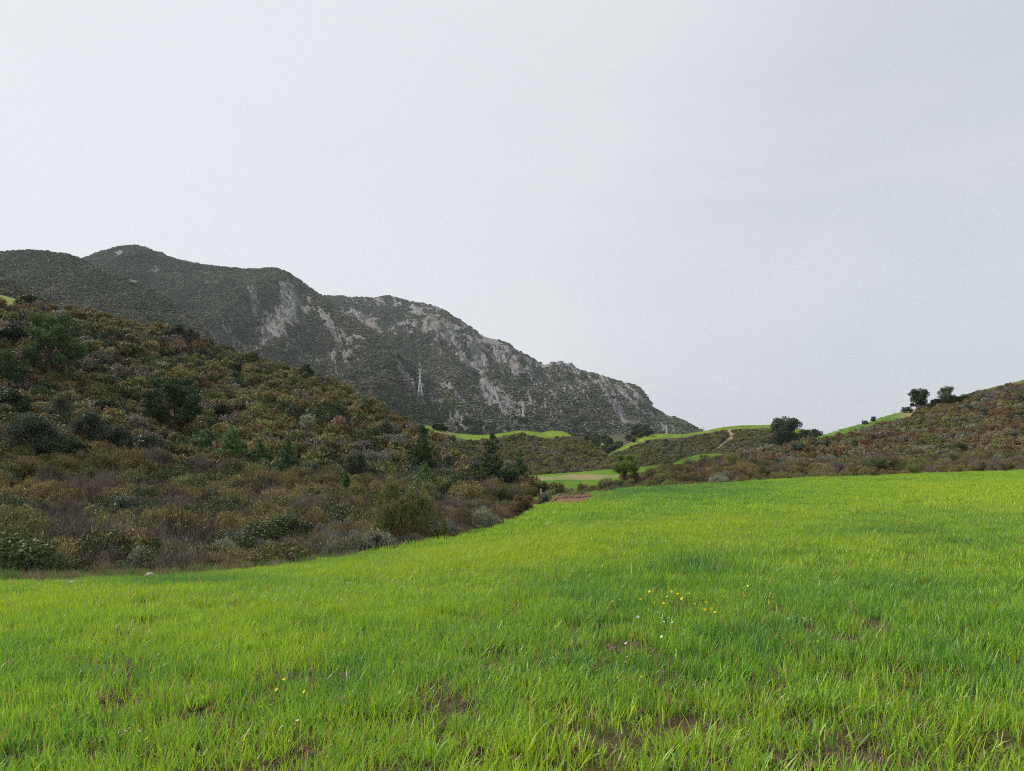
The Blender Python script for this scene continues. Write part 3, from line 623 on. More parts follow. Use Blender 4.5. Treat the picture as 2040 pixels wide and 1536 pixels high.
# ------------------------------------------------------------------ plants: shapes
SPEC = {}                                        # species -> list of meshes about 1 m high, 1.4 m wide
def spec(key, **kw):
    mat = M[kw.pop('mat')]; cnt = kw.pop('cnt', 4)
    SPEC[key] = [shrub_mesh(key + '_plant', key, mat, 300 + 17 * i + len(SPEC) * 101, **kw) for i in range(cnt)]
spec('heath', mat='heath', n=2600, size=0.10, width=0.032, h=1.0, rad=0.75, twigs=16, nl=12, outward=0.45, grow=(0, 0, 0.7), shell=0.5)
spec('green_heath', mat='heath_green', n=2600, size=0.09, width=0.035, h=1.0, rad=0.75, twigs=12, nl=12, outward=0.4, grow=(0, 0, 0.6), shell=0.5)
spec('lentisk', mat='lentisk', n=2800, size=0.08, width=0.045, h=1.1, rad=0.75, twigs=8, nl=9, outward=0.2, grow=(0, 0, 0.1), shell=0.35)
spec('rust', mat='rust', n=2000, size=0.10, width=0.035, h=0.9, rad=0.7, twigs=18, nl=12, outward=0.4, grow=(0, 0, 0.5), shell=0.5)
spec('grey', mat='grey_twigs', n=2200, size=0.17, width=0.012, h=1.0, rad=0.75, twigs=40, nl=12, outward=0.6, grow=(0, 0, 0.9), shell=0.7, twig_len=1.4)
spec('silver', mat='silver', n=1700, size=0.10, width=0.035, h=1.0, rad=0.6, twigs=14, nl=12, outward=0.6, grow=(0, 0, 1.0), shell=0.4)
spec('straw', mat='straw', n=1500, size=0.30, width=0.010, h=0.9, rad=0.5, twigs=6, nl=7, outward=0.3, grow=(0, 0, 1.6), shell=0.9)
spec('weed', mat='weed', n=1100, size=0.11, width=0.05, h=0.5, rad=0.6, twigs=0, nl=9, outward=0.2, grow=(0, 0, 0.3), shell=0.4, cnt=2)
spec('olive', mat='olive', n=3600, size=0.075, width=0.022, h=1.2, rad=0.75, twigs=14, nl=12, outward=0.5, grow=(0, 0, 0.8), shell=0.45, cnt=3)
spec('broom', mat='heath_green', n=2000, size=0.10, width=0.02, h=1.0, rad=0.75, twigs=12, nl=9, outward=0.6, grow=(0, 0, 1.0), shell=0.5, cnt=1, flower=420)
# coarser far versions share the same materials
FAR = {}
for key, mt in (('heath', 'heath'), ('green_heath', 'heath_green'), ('lentisk', 'lentisk'), ('rust', 'rust'), ('grey', 'grey_twigs'), ('silver', 'silver'), ('straw', 'straw')):
    FAR[key] = [shrub_mesh(key + '_far', key, M[mt], 900 + 13 * i + len(FAR) * 7, n=520, size=0.20, width=0.085, h=1.0, rad=0.75, twigs=3, nl=8, outward=0.3, grow=(0, 0, 0.5), shell=0.4) for i in range(3)]
LUMP = [lump_mesh('scrub_lump', M['scrub'], 40 + i) for i in range(4)]
NAMES = dict(heath=('heath_shrub', 'brown olive heath shrub'), green_heath=('green_shrub', 'dull green bushy shrub'), lentisk=('dark_shrub', 'dark green rounded shrub'), rust=('rusty_shrub', 'rust coloured dry shrub'),
             grey=('twiggy_shrub', 'grey purple twiggy leafless shrub'), silver=('silvery_shrub', 'silvery pale green upright shrub'), straw=('dry_grass_clump', 'straw coloured dry grass clump'), weed=('leafy_weed', 'bright green leafy weed'))
def dress(layer, count, mask, mix, size, where, far_from, n_single, seed, stuff_name, stuff_label, jmax=None, minsep=None, sink=0.08):
    """plants over a slope: the ones that show largest are single plants, the rest is undergrowth"""
    r = np.random.default_rng(seed)
    p, px, py = layer.sample(count, mask, r, jmax)
    keys = list(mix); w = np.array([mix[k] for k in keys], float)
    # patches of a kind: weight each kind with its own slow noise
    W = np.stack([w[i] * np.exp(9.0 * (fbm(p[:, 0] / 5.5 + 31 * i, p[:, 1] / 8.0 + 17 * i, 3, 200 + i) - 0.5)) for i in range(len(keys))], 1)
    if layer is left and 'rust' in keys:
        band = np.exp(-((py - 965) / 60) ** 2); W[:, keys.index('rust')] *= 1 + 2.5 * band; W[:, keys.index('heath')] *= 1 + 1.2 * band; W[:, keys.index('lentisk')] *= 1 + 1.0 * sstep(960, 1060, py)
    W /= W.sum(1)[:, None]; k = (W.cumsum(1) < r.random(len(p))[:, None]).sum(1).clip(0, len(keys) - 1)
    s = size[0] + (size[1] - size[0]) * r.random(len(p)) ** 2.2
    s *= np.where((px > 1000) & (px < 1300) & (p[:, 1] < 95), 0.72, 1)
    p = p.copy(); p[:, 2] -= sink * s
    inview = (px > -60) & (px < 2100)
    app = s / p[:, 1] * inview
    order = np.argsort(-app); single = np.zeros(len(p), bool); single[order[:n_single]] = True; single &= inview
    for i in np.nonzero(single)[0]:
        key = keys[k[i]]; nm, lb = NAMES[key]; me = SPEC[key][r.integers(len(SPEC[key]))]
        o = link(nm, me, loc=tuple(p[i])); sc_ = float(s[i]); o.scale = (sc_ * r.uniform(.85, 1.15), sc_ * r.uniform(.85, 1.15), sc_ * r.uniform(.75, 1.1)); o.rotation_euler = (r.normal(0, .08), r.normal(0, .08), r.uniform(0, 6.28))
        zone = where(px[i], py[i]) if callable(where) else where
        sz = 'low ' if s[i] < size[0] + .22 * (size[1] - size[0]) else ('tall ' if s[i] > size[0] + .6 * (size[1] - size[0]) else '')
        tag(o, sz + lb + ' ' + zone, 'grass clump' if key == 'straw' else 'shrub', nm.replace('_', ' ') + 's ' + zone)
    rest = ~single
    near = rest & (p[:, 1] < far_from); farr = rest & ~near
    protos = [m for q in keys for m in SPEC[q]]; off = np.cumsum([0] + [len(SPEC[q]) for q in keys])[:-1]; ln = np.array([len(SPEC[q]) for q in keys])
    if near.sum(): scatter(stuff_name, p[near], protos, s[near], idx=off[k[near]] + (r.random(near.sum()) * ln[k[near]]).astype(int), label=stuff_label, cat='undergrowth', seed=seed)
    if farr.sum():
        fk = [q if q in FAR else 'green_heath' for q in keys]
        protos = [m for q in fk for m in FAR[q]]
        scatter(stuff_name, p[farr], protos, s[farr], idx=3 * k[farr] + r.integers(0, 3, farr.sum()), label=stuff_label.replace('covering', 'thinning out up') if near.sum() else stuff_label, cat='undergrowth', seed=seed + 1)

# left hill
def lh_zone(px, py):
    side = 'at the left edge' if px < 110 else 'left of the white rock' if px < 290 else 'above the white rock' if px < 420 else 'left of the green weeds' if px < 540 else 'above the green weeds' if px < 660 else 'beside the big juniper' if px < 890 else 'below the spire pine'
    if py > 1080: return 'at the hill foot ' + side
    if py > 900: return 'low on the slope ' + side
    return 'halfway up the left hill'
def lh_mask(px, py, T, at):
    return (1 - at['grass']) * np.where(px < -250, 0.25, 1) * (1 - 0 * px)
dress(left, 15000, lambda px, py, T, at: lh_mask(px, py, T, at) * sstep(0.0, 0.02, T), dict(heath=3.8, green_heath=3.0, lentisk=1.3, rust=0.35, grey=0.9, silver=0.1), (0.55, 2.3), lh_zone, 75, 300, 11,
      'hillside_undergrowth', 'dense brown and green undergrowth covering the left hill')
# foot of the left hill: taller herbs, silver and straw clumps, dark bushes
dress(left, 2600, lambda px, py, T, at: (T < 0.07) * (px < 760) * (1 - at['grass']), dict(lentisk=2.0, green_heath=1.6, silver=1.3, grey=1.2, straw=1.2, heath=0.8), (0.5, 1.35), lambda px, py: 'on the left margin ' + ('near the picture corner' if px < 120 else 'left of the white rock' if px < 280 else 'just right of the white rock' if px < 400 else 'left of the green weeds' if px < 530 else 'behind the green weeds' if px < 640 else 'just before the big juniper'), 75, 150, 12,
      'field_edge_undergrowth', 'mixed dark bushes and dry stalks along the left field edge', jmax=14)
dress(left, 1500, lambda px, py, T, at: (T < 0.03) * (px < 760) * blob(px, py, 560, 1128, 120, 20), dict(weed=1.0), (0.5, 1.1), 'at the foot of the left hill', 75, 12, 13, 'green_weeds', 'bright green weeds at the foot of the left hill', jmax=7)
# verge between field and valley
dress(valley, 4600, lambda px, py, T, at: (T < np.where(px < 800, .1, .21)) * (px > 640) * (px < 1094) * sstep(1020, 1032, py + np.clip(px - 990, 0, 90) * 0.38), dict(heath=1.6, grey=2.2, straw=2.8, silver=1.2, rust=1.0, green_heath=0.6), (0.45, 1.2), lambda px, py: 'on the verge ' + ('left of the big juniper' if px < 760 else 'at the foot of the big juniper' if px < 890 else 'right of the big juniper' if px < 960 else 'halfway along its right part' if px < 1030 else 'at its far right end'), 75, 120, 14,
      'verge_undergrowth', 'brown and grey undergrowth on the verge beside the field', jmax=12)
# right hill
def rh_zone(px, py):
    if px < 1300: return 'on the ridge by the forked pine'
    if px < 1500: return 'on the low brown ridge behind the field'
    if px < 1680: return 'below the big evergreen oak'
    if px < 1860: return 'below the two crest trees'
    return 'at the right end of the hill foot'
dress(right, 24000, lambda px, py, T, at: np.where(px > 2300, 0.3, 1) * sstep(0, .01, T), dict(heath=3.4, rust=1.5, green_heath=2.0, grey=1.3, silver=0.5, lentisk=0.4, straw=0.9), (0.45, 1.5), rh_zone, 92, 300, 15,
      'right_hill_undergrowth', 'rust brown and olive undergrowth covering the right hill')
# valley, central and path hills
dress(central, 11000, lambda px, py, T, at: (at['grass'] < .3) * (py > ch_bound(px) + 6.5), dict(heath=2.4, green_heath=2.8, lentisk=1.0, grey=1.0), (0.7, 1.9), 'on the central hill', 10, 60, 16, 'central_hill_undergrowth', 'brown green undergrowth covering the central hill', sink=0.15)
dress(dhill, 26000, lambda px, py, T, at: (at['grass'] < .3) * (at['soil'] < .12) * (py > dh_bound(px) + 5.5) * (T < 1), dict(heath=1.4, green_heath=3.0, lentisk=1.4, grey=0.6), (0.8, 2.2), 'on the hill with the path', 10, 60, 17, 'path_hill_undergrowth', 'olive green undergrowth covering the hill with the path', sink=0.2)

# mountain scrub
def mscrub(layer, n, name, label, size, seed, keep=None):
    r = np.random.default_rng(seed)
    def mk(px, py, T, at):
        v = (at['rock'] < 0.36) * 1.0 * np.where((px < -100), 0.15, 1) * (py < 880)
        if keep is not None: v = v * keep(px, py)
        return v
    p, px, py = layer.sample(n, mk, r, layer.jc + 3)
    dn = fbm(p[:, 0] / 22, p[:, 1] / 22, 3, 91); p = p[dn + 0.6 * r.random(len(p)) > 0.66]
    s = size[0] + (size[1] - size[0]) * r.random(len(p)) ** 2
    p[:, 2] -= 0.15 * s
    scatter(name, p, LUMP, s, label=label, cat='scrub', seed=seed, zs=0.6)
mscrub(mtn_b, 150000, 'mountain_scrub', 'dark green scrub dotted over the main mountain slope', (3.5, 9), 31)
mscrub(mtn_c, 120000, 'mountain_scrub', 'dark green scrub between the pale rocks of the back mountain', (4, 10), 32)
mscrub(mtn_a, 90000, 'mountain_scrub', 'even green scrub on the left mountain spur', (3.2, 7.5), 33)
mscrub(mtn_0, 12000, 'mountain_scrub', 'dark scrub on the low spur behind the left hill', (2.5, 5), 34)

# ------------------------------------------------------------------ trees
def tree(name, loc, H, Wd, kind, label, cat='tree', seed=1, group=None, n=None, leaf=None, lean=0.0, ty=None):
    """kinds: stone (rounded pine), young (conical soft pine), spire (tall open pine), oak, olive, juniper, bush"""
    r = np.random.default_rng(seed); R = Wd / 2
    root = empty(name, tuple(loc), label, cat, group)
    parts = []; lobes = []
    mat = {'stone': 'pine', 'young': 'young_pine', 'spire': 'pine', 'oak': 'oak', 'olive': 'olive', 'juniper': 'juniper', 'bush': 'oak', 'sunny': 'sunny_pine'}[kind]
    top = np.array([lean * H, 0, H])
    if kind in ('young', 'spire'):
        parts.append(tube(bent((0, 0, -0.3), top * 0.97, r, 8, 0.02), np.linspace(0.028 * H + .02, 0.012, 8), 6))
        nlev = 13 if kind == 'spire' else 11
        for i in range(nlev):
            q = i / (nlev - 1); z = H * (0.10 + 0.84 * q)
            rr = (1.35 if kind == 'spire' else 1.1) * R * ((1 - q) ** (0.75 if kind == 'young' else 0.9) * (0.95 if q > .12 else .8) + 0.05)
            if kind == 'spire': rr *= r.uniform(0.5, 1.2)
            nb = max(3, int(7 * (1 - q) + 3)); a0 = r.uniform(0, 6)
            for b in range(nb):
                a = a0 + b * 2 * math.pi / nb + r.normal(0, .25); d = rr * r.uniform(0.55, 1.05)
                tip = np.array([math.cos(a) * d + lean * z, math.sin(a) * d, z + r.normal(0, .03) * H + d * (0.45 if kind == 'spire' else 0.25)])
                parts.append(tube(bent((lean * z, 0, z - .05 * H), tip, r, 4, 0.06), [0.012 * H * (1.1 - q), .02, .014, .006], 3))
                for m_ in (0.5, 0.95) if d > 0.3 * R else (0.9,):
                    c = np.array([lean * z, 0, z]) * (1 - m_) + tip * m_; s_ = R * (0.17 if kind == 'spire' else 0.26) * r.uniform(.75, 1.2) * (1 - 0.4 * q)
                    lobes.append((*c, s_, s_, s_ * 0.85))
        lobes.append((*(top - [0, 0, 0.04 * H]), 0.05 * H, 0.05 * H, 0.07 * H))
    else:
        ty = ty if ty is not None else {'stone': .16, 'sunny': .28, 'oak': .14, 'olive': .16, 'juniper': .05, 'bush': .04}[kind]
        nstem = {'stone': 1, 'sunny': 2, 'oak': 1, 'olive': 3, 'juniper': 6, 'bush': 4}[kind]
        nl = {'stone': 46, 'sunny': 30, 'oak': 48, 'olive': 30, 'juniper': 44, 'bush': 20}[kind]
        stems = []
        for i in range(nstem):
            a = r.uniform(0, 6.28); q = 0.0 if nstem == 1 else 0.30 * R
            end = np.array([math.cos(a) * q + lean * H, math.sin(a) * q, H * (0.80 if nstem == 1 else r.uniform(.55, .78))])
            pth = bent((math.cos(a) * 0.06 * R, math.sin(a) * .06 * R, -0.3), end, r, 7, 0.05); stems.append(pth)
            parts.append(tube(pth, np.linspace(0.034 * H / math.sqrt(nstem) + .02, 0.012 * H, 7), 7))
        for i in range(nl):
            a = i * 2.399 + r.normal(0, .3); q = math.sqrt((i + .5) / nl)
            zc = ty + (1 - ty) * ((i * 0.7549 + 0.3) % 1 * 0.78 + 0.08)
            prof = math.sqrt(max(0.05, 1 - ((zc - (ty + (1 - ty) * .42)) / ((1 - ty) * .54)) ** 2))
            d = R * prof * math.sqrt(r.uniform(0.02, 0.66) if kind != 'juniper' else r.uniform(.1, 1.1))
            s_ = R * {'stone': .20, 'sunny': .24, 'oak': .22, 'olive': .24, 'juniper': .16, 'bush': .34}[kind] * r.uniform(.6, 1.35)
            c = np.array([math.cos(a) * d + lean * H * zc, math.sin(a) * d, H * zc])
            c[2] = min(c[2], H - s_ * .7)
            lobes.append((*c, s_, s_, s_ * {'stone': .72, 'sunny': .7, 'oak': .8, 'olive': .9, 'juniper': 1.8, 'bush': .8}[kind]))
            st = stems[i % nstem]; k_ = int(np.clip(zc * 6 - 1, 1, 5))
            if i == 0 and kind in ('oak', 'bush', 'olive'): lobes += [(0, 0, H * (.5 + ty * .4), R * .5, R * .5, H * .34 * (1 - ty)), (R * .1, 0, H * .80, R * .36, R * .36, H * .19), (-R * .32, 0, H * .72, R * .3, R * .3, H * .17), (R * .36, 0, H * .70, R * .3, R * .3, H * .17), (0, R * .3, H * .74, R * .3, R * .3, H * .17)]
            parts.append(tube(bent(st[k_], c, r, 4, .12), [0.011 * H + .01, 0.008 * H, .005 * H, .002 * H], 4))
    tv, tf = join(parts)
    link('trunk', mesh_np('trunk', tv, tf, [M['bark']], smooth=True), root)
    nn = int((n or 6000) * 1.3)
    wf = {'stone': .26, 'young': .22, 'spire': .3, 'oak': .7, 'olive': .35, 'juniper': .3, 'bush': .6, 'sunny': .24}[kind]
    area = sum(4 * math.pi * (l[3] * l[3] * 2 + l[3] * l[5]) / 3 for l in lobes)
    ls = math.sqrt({'stone': .95, 'young': .85, 'spire': .85, 'oak': .85, 'olive': .62, 'juniper': 1.1, 'bush': .95, 'sunny': .8}[kind] * area / (nn * wf * .5))
    gr = {'stone': (0, 0, .5), 'young': (0, 0, .6), 'spire': (0, 0, .6), 'oak': (0, 0, 0), 'olive': (0, 0, .6), 'juniper': (0, 0, 1.0), 'bush': (0, 0, .1), 'sunny': (0, 0, .6)}[kind]
    v, f, sh = leaf_crown(lobes, nn, ls, ls * wf, seed + 5, 0.5 if kind != 'oak' else .2, gr, 0.65 if kind not in ('oak', 'bush') else .4, 0.25, 0.3, zmin=0.02 * H)
    link('crown', mesh_np('crown', v, f, [M[mat]], sh), root)
    return root
def put(layer, name, px, base, top, w, kind, label, seed, cat='tree', **kw):
    p = layer.place(px, base); Y = p[1]
    H = (base - top) / F * Y; Wd = w / F * Y
    p = np.array([(px - CX) / F * Y, Y, p[2]])
    return tree(name, p, H, Wd, kind, label, cat, seed, **kw)
LT = [
 ('pine_tree', 100, 757, 618, 128, 'stone', 'largest dark pine tree on the upper left hill', 1, 'tree', 11000),
 ('pine_tree', 346, 866, 744, 132, 'stone', 'broad dark pine tree with bare trunk in the middle of the left hill', 2, 'tree', 11000),
 ('pine_tree', 14, 772, 690, 90, 'stone', 'dark pine at the left edge of the view beside the largest pine', 3, 'tree', 5000),
 ('olive_bush', 62, 915, 822, 130, 'olive', 'wide grey green olive bush at the far left of the slope', 4, 'bush', 7000),
 ('olive_bush', 118, 862, 780, 56, 'olive', 'narrow grey olive bush under the largest pine', 5, 'bush', 5000),
 ('olive_bush', 176, 890, 815, 74, 'olive', 'grey green olive bush left of the yellow broom', 6, 'bush', 5000),
 ('dark_bush', 212, 836, 792, 68, 'bush', 'dark round bush between the two large pines', 7, 'bush', 4000),
 ('dark_bush', 60, 612, 588, 50, 'bush', 'dark bush on the crest beside the small green field', 8, 'bush', 2500),
 ('dark_bush', 352, 682, 643, 46, 'olive', 'taller of two bushes standing on the crest of the left hill', 9, 'bush', 3500),
 ('dark_bush', 378, 684, 654, 26, 'bush', 'smaller of two bushes standing on the crest of the left hill', 10, 'bush', 2500),
 ('pine_tree', 611, 756, 722, 34, 'stone', 'lone small pine on the skyline of the left hill', 11, 'tree', 3500),
 ('olive_bush', 722, 812, 788, 26, 'olive', 'pale round olive bush on the shoulder of the left hill', 12, 'bush', 2500),
 ('dark_bush', 726, 832, 803, 26, 'bush', 'dark bush just below the pale olive bush on the shoulder', 13, 'bush', 2500),
 ('olive_bush', 767, 872, 830, 28, 'olive', 'upright dark olive bush right of the shoulder bushes', 14, 'bush', 3000),
 ('olive_bush', 792, 882, 850, 30, 'olive', 'lower grey olive bush beside the upright one on the slope', 15, 'bush', 2500),
 ('young_pine', 462, 928, 852, 62, 'young', 'pale feathery young pine right of the broad dark pine', 16, 'tree', 4500),
 ('young_pine', 412, 912, 856, 54, 'young', 'pale feathery young pine under the broad dark pine', 17, 'tree', 3500),
 ('young_pine', 572, 962, 874, 58, 'young', 'tallest soft green young pine of the lower slope', 18, 'tree', 5000),
 ('young_pine', 518, 936, 882, 50, 'young', 'young pine left of the tallest soft green one', 19, 'tree', 3500),
 ('dark_bush', 524, 966, 912, 42, 'olive', 'dark olive bush in front of the young pines', 20, 'bush', 3000),
 ('young_pine', 582, 966, 922, 34, 'young', 'smallest bright green young pine in front of the tallest one', 21, 'tree', 2500),
 ('dark_bush', 620, 962, 918, 50, 'olive', 'grey green bush right of the young pines', 22, 'bush', 3000),
 ('olive_tree', 708, 968, 896, 72, 'olive', 'round olive tree in the middle of the lower slope', 23, 'tree', 6500),
 ('dark_bush', 742, 958, 925, 26, 'bush', 'dark bush hugging the right side of the round olive tree', 24, 'bush', 2500),
 ('young_pine', 690, 1000, 944, 36, 'young', 'small green young pine below the round olive tree', 25, 'tree', 3000),
 ('pine_tree', 842, 965, 848, 76, 'spire', 'tall ragged dark pine behind the bright young pine', 26, 'tree', 8000),
 ('young_pine', 848, 1000, 927, 66, 'young', 'bright green young pine above the big juniper', 27, 'tree', 5500),
 ('oak_bush', 915, 1004, 940, 74, 'bush', 'dark round evergreen oak left of the tall spire pine', 28, 'tree', 6000),
 ('olive_bush', 945, 968, 915, 40, 'olive', 'grey olive bush between the oak and the spire pine', 29, 'bush', 3000),
 ('pine_tree', 980, 988, 862, 66, 'spire', 'tall slender spire shaped pine at the end of the left hill', 30, 'tree', 8500),
 ('oak_bush', 1012, 984, 930, 58, 'bush', 'blackish evergreen oak at the foot of the spire pine', 31, 'tree', 5000),
 ('pine_tree', 1036, 970, 896, 46, 'spire', 'smaller open pine right of the spire pine', 32, 'tree', 4500),
 ('dark_bush', 870, 1018, 984, 44, 'bush', 'dark bush behind the right side of the juniper', 33, 'bush', 3000),
 ('dark_bush', 20, 1150, 1080, 80, 'bush', 'dark green bush at the left end of the field edge', 34, 'bush', 4000),
 ('dark_bush', 92, 1158, 1090, 90, 'olive', 'grey green bush second from the left at the field edge', 35, 'bush', 5000),
 ('dark_bush', 505, 1140, 1085, 60, 'bush', 'dark bush at the field edge left of the green weeds', 36, 'bush', 3500),
 ('dark_bush', 250, 1050, 985, 90, 'olive', 'broad grey green bush low on the left hill', 37, 'bush', 4000),
 ('dark_bush', 600, 1085, 1040, 66, 'bush', 'dark bush above the green weeds', 38, 'bush', 3500),
 ('dark_bush', 30, 690, 650, 60, 'bush', 'dark bush above the pine at the left edge', 39, 'bush', 3000),
 ('dark_bush', 440, 835, 805, 44, 'bush', 'dark bush right of the broad pine crown', 40, 'bush', 2500),
 ('dark_bush', 300, 920, 872, 104, 'bush', 'wide dark bush under the left side of the broad dark pine', 81, 'bush', 6000),
 ('olive_bush', 232, 902, 846, 84, 'olive', 'olive bush directly under the yellow broom', 82, 'bush', 5000),
 ('dark_bush', 140, 925, 870, 80, 'bush', 'dark bush between the two wide grey olive bushes', 83, 'bush', 5000),
 ('dark_bush', 22, 826, 776, 70, 'bush', 'dark bush under the pine at the left edge', 84, 'bush', 4000),
 ('dark_bush', 175, 1150, 1098, 80, 'bush', 'dark glossy bush at the field edge left of the white rock', 85, 'bush', 5000),
 ('olive_bush', 405, 905, 862, 60, 'olive', 'pale olive bush right of the broad dark pine trunk', 86, 'bush', 4000),
 ('dark_bush', 664, 1010, 972, 60, 'bush', 'dark bush above the dwarf palm', 87, 'bush', 3500),
 ('dark_bush', 430, 1062, 1010, 80, 'olive', 'broad dull bush in the middle of the lower slope', 88, 'bush', 4500),
 ('dark_bush', 520, 840, 812, 34, 'olive', 'small olive bush on the bare looking middle of the left hill', 41, 'bush', 2500),
]
for nm, px, b, t_, w, kd, lb, sd, ct, n_ in LT: put(left, nm, px, b, t_, w, kd, lb, sd, ct, n=n_)
# big juniper at the corner of the field, on the verge
yj = 33.5
jp = np.array([(800 - CX) / F * yj, yj, (HZ - 1106) / F * yj])
tree('juniper_bush', jp, 3.3, 3.9, 'juniper', 'big olive green juniper bush at the bend of the field edge', 'bush', 50, n=15000)
for px, b, t_, w, kd, lb, sd in ((930, 1036, 1005, 62, 'bush', 'low black green bush on the verge behind the juniper', 51), (1042, 1046, 990, 60, 'sunny', 'orange brown bush near the end of the verge', 52),
                             (1082, 1036, 1000, 36, 'olive', 'silvery grey bush at the very end of the verge', 53), (740, 1112, 1060, 60, 'olive', 'dry brown bush at the left foot of the juniper', 54)):
    o = put(valley, 'verge_bush', px, b, t_, w, kd, lb, sd, 'bush', n=4000)
    crown = [c for c in o.children if c.name.startswith('crown')][0]
    if sd in (52, 54): crown.data.materials[0] = M['rust'] if sd == 52 else M['grey_twigs']
    if sd == 53: crown.data.materials[0] = M['silver']
# yellow broom, dwarf palm, rusty bushes
def single_shrub(layer, key, name, px, py, size_px, label, cat='shrub', seed=0):
    p = layer.place(px, py); s = size_px / F * p[1] / 1.4
    o = link(name, SPEC[key][seed % len(SPEC[key])], loc=(float((px - CX) / F * p[1]), float(p[1] - 1.0), float(p[2] + .15))); o.scale = (s, s, s); o.rotation_euler = (0, 0, seed * 1.3); return tag(o, label, cat)
single_shrub(left, 'broom', 'broom_shrub', 236, 846, 42, 'yellow flowering broom left of the broad dark pine')
for i, (px, py, w, lb) in enumerate(((488, 938, 22, 'small bright rust shrub left of the young pines'), (75, 770, 40, 'rust shrub at the foot of the largest pine'), (230, 995, 40, 'orange rust shrub in the dark lower left slope'), (610, 1068, 62, 'pinkish rust shrub left of the big juniper'),
                                     (545, 1010, 50, 'dark rust shrub below the young pines'), (20, 985, 60, 'rust shrub at the left edge of the lower slope'), (320, 920, 60, 'rust shrub below the broad dark pine'))):
    single_shrub(left, 'rust', 'rusty_shrub', px, py, w, lb, seed=i)
for i, (k_, px, py, w, lb) in enumerate((('silver', 455, 1138, 92, 'silvery seed headed shrub at the field edge left of the dark bush'), ('silver', 350, 1140, 84, 'silvery shrub at the field edge above the white rock'), ('silver', 150, 1092, 60, 'silvery shrub among the dark bushes at far left'),
                                         ('straw', 385, 1140, 80, 'tan dry grass clump between the two silvery shrubs'), ('straw', 300, 1142, 60, 'tan dry grass clump directly behind the white rock'), ('straw', 700, 1112, 70, 'tan dry grass clump left of the big juniper'), ('straw', 250, 1140, 50, 'thin dry grass clump left of the white rock'),
                                         ('weed', 560, 1124, 60, 'bright green weed patch at the hill foot'), ('weed', 600, 1118, 50, 'smaller bright green weed right of the weed patch'))):
    single_shrub(left, k_, NAMES[k_][0], px, py, w, lb, 'grass clump' if k_ == 'straw' else 'shrub', seed=i)
def palm(layer, px, py, w, label):
    p = layer.place(px, py); s = w / F * p[1] / 2; r = np.random.default_rng(5)
    root = empty('dwarf_palm', (float((px - CX) / F * p[1]), float(p[1] - 1.2), float(p[2] + .25)), label, 'palm')
    parts = []; 
    for i in range(34):
        a = r.uniform(0, 6.28); el_ = r.uniform(.15, 1.4); d = np.array([math.cos(a) * math.cos(el_), math.sin(a) * math.cos(el_), math.sin(el_)])
        c = d * s * 0.55; nb = 11
        side = np.cross(d, [0, 0, 1]); side /= np.linalg.norm(side) + 1e-9; up = np.cross(side, d)
        ang = np.linspace(-1.1, 1.1, nb); ax = d[None] * np.cos(ang)[:, None] + side[None] * np.sin(ang)[:, None]
        v, f = leaves(c + ax * s * .22, ax, s * .46, s * .06, r); parts.append((v, f)); parts.append(tube([np.zeros(3), c * .5, c], [.02, .015, .01], 3))
    v, f = join(parts); sh = r.random(len(v)) * .5 + .3
    link('fronds', mesh_np('fronds', v, f, [M['palm']], sh), root)
palm(left, 672, 1030, 56, 'yellow green dwarf palm left above the big juniper')
# right side
RT = [
 (right, 'pine_tree', 1247, 960, 899, 60, 'sunny', 'yellow green pine with forked trunk behind the field', 60, 'tree', 5000, None),
 (right, 'juniper_bush', 1330, 946, 914, 24, 'juniper', 'small dark upright bush right of the forked pine', 61, 'bush', 2500, None),
 (dhill, 'oak_tree', 1562, 896, 829, 76, 'oak', 'big dark evergreen oak standing between the two right hills', 62, 'tree', 10000, .34),
 (dhill, 'oak_tree', 1614, 893, 855, 54, 'oak', 'smaller dark oak right of the big evergreen oak', 63, 'tree', 5000, .34),
 (right, 'oak_tree', 1832, 814, 769, 44, 'oak', 'round topped tree standing on the crest of the right hill', 64, 'tree', 6000, .2),
 (right, 'olive_tree', 1885, 808, 768, 38, 'olive', 'paler thin crowned tree on the crest right of the round topped tree', 65, 'tree', 3800, .2),
 (right, 'olive_bush', 1862, 812, 794, 22, 'olive', 'grey bush between the two crest trees', 66, 'bush', 2500, .2),
 (right, 'dark_bush', 1915, 802, 790, 34, 'bush', 'dark bush right of the pale crest tree', 67, 'bush', 2500, .2),
 (right2, 'olive_bush', 1740, 841, 829, 14, 'olive', 'little bush on the skyline of the upper right field', 68, 'bush', 1500, .2),
 (right2, 'olive_bush', 1722, 846, 838, 16, 'olive', 'lower little bush on the skyline of the upper right field', 69, 'bush', 1500, .2),
 (right2, 'dark_bush', 1806, 822, 811, 24, 'olive', 'low bush at the top end of the upper right field', 70, 'bush', 2000, .2),
 (right, 'young_pine', 1402, 932, 903, 24, 'sunny', 'small yellow green pine on the low ridge under the path', 71, 'tree', 2500, None),
 (right, 'dark_bush', 1590, 905, 882, 40, 'olive', 'olive bush in front of the big evergreen oak', 72, 'bush', 2500, None),
 (right, 'dark_bush', 1635, 832 + 70, 880, 40, 'bush', 'dark bush on the left end of the right hill crest', 73, 'bush', 2000, None),
 (right, 'lentisk_bush', 1925, 824, 808, 34, 'bush', 'dark green bush high on the right hill', 74, 'bush', 2000, .2),
 (right, 'lentisk_bush', 2030, 838, 820, 30, 'bush', 'dark green bush at the right edge of the right hill', 75, 'bush', 2000, .2),
]
for ly, nm, px, b, t_, w, kd, lb, sd, ct, n_, lf in RT: put(ly, nm, px, b, t_, w, kd, lb, sd, ct, n=n_, leaf=lf)
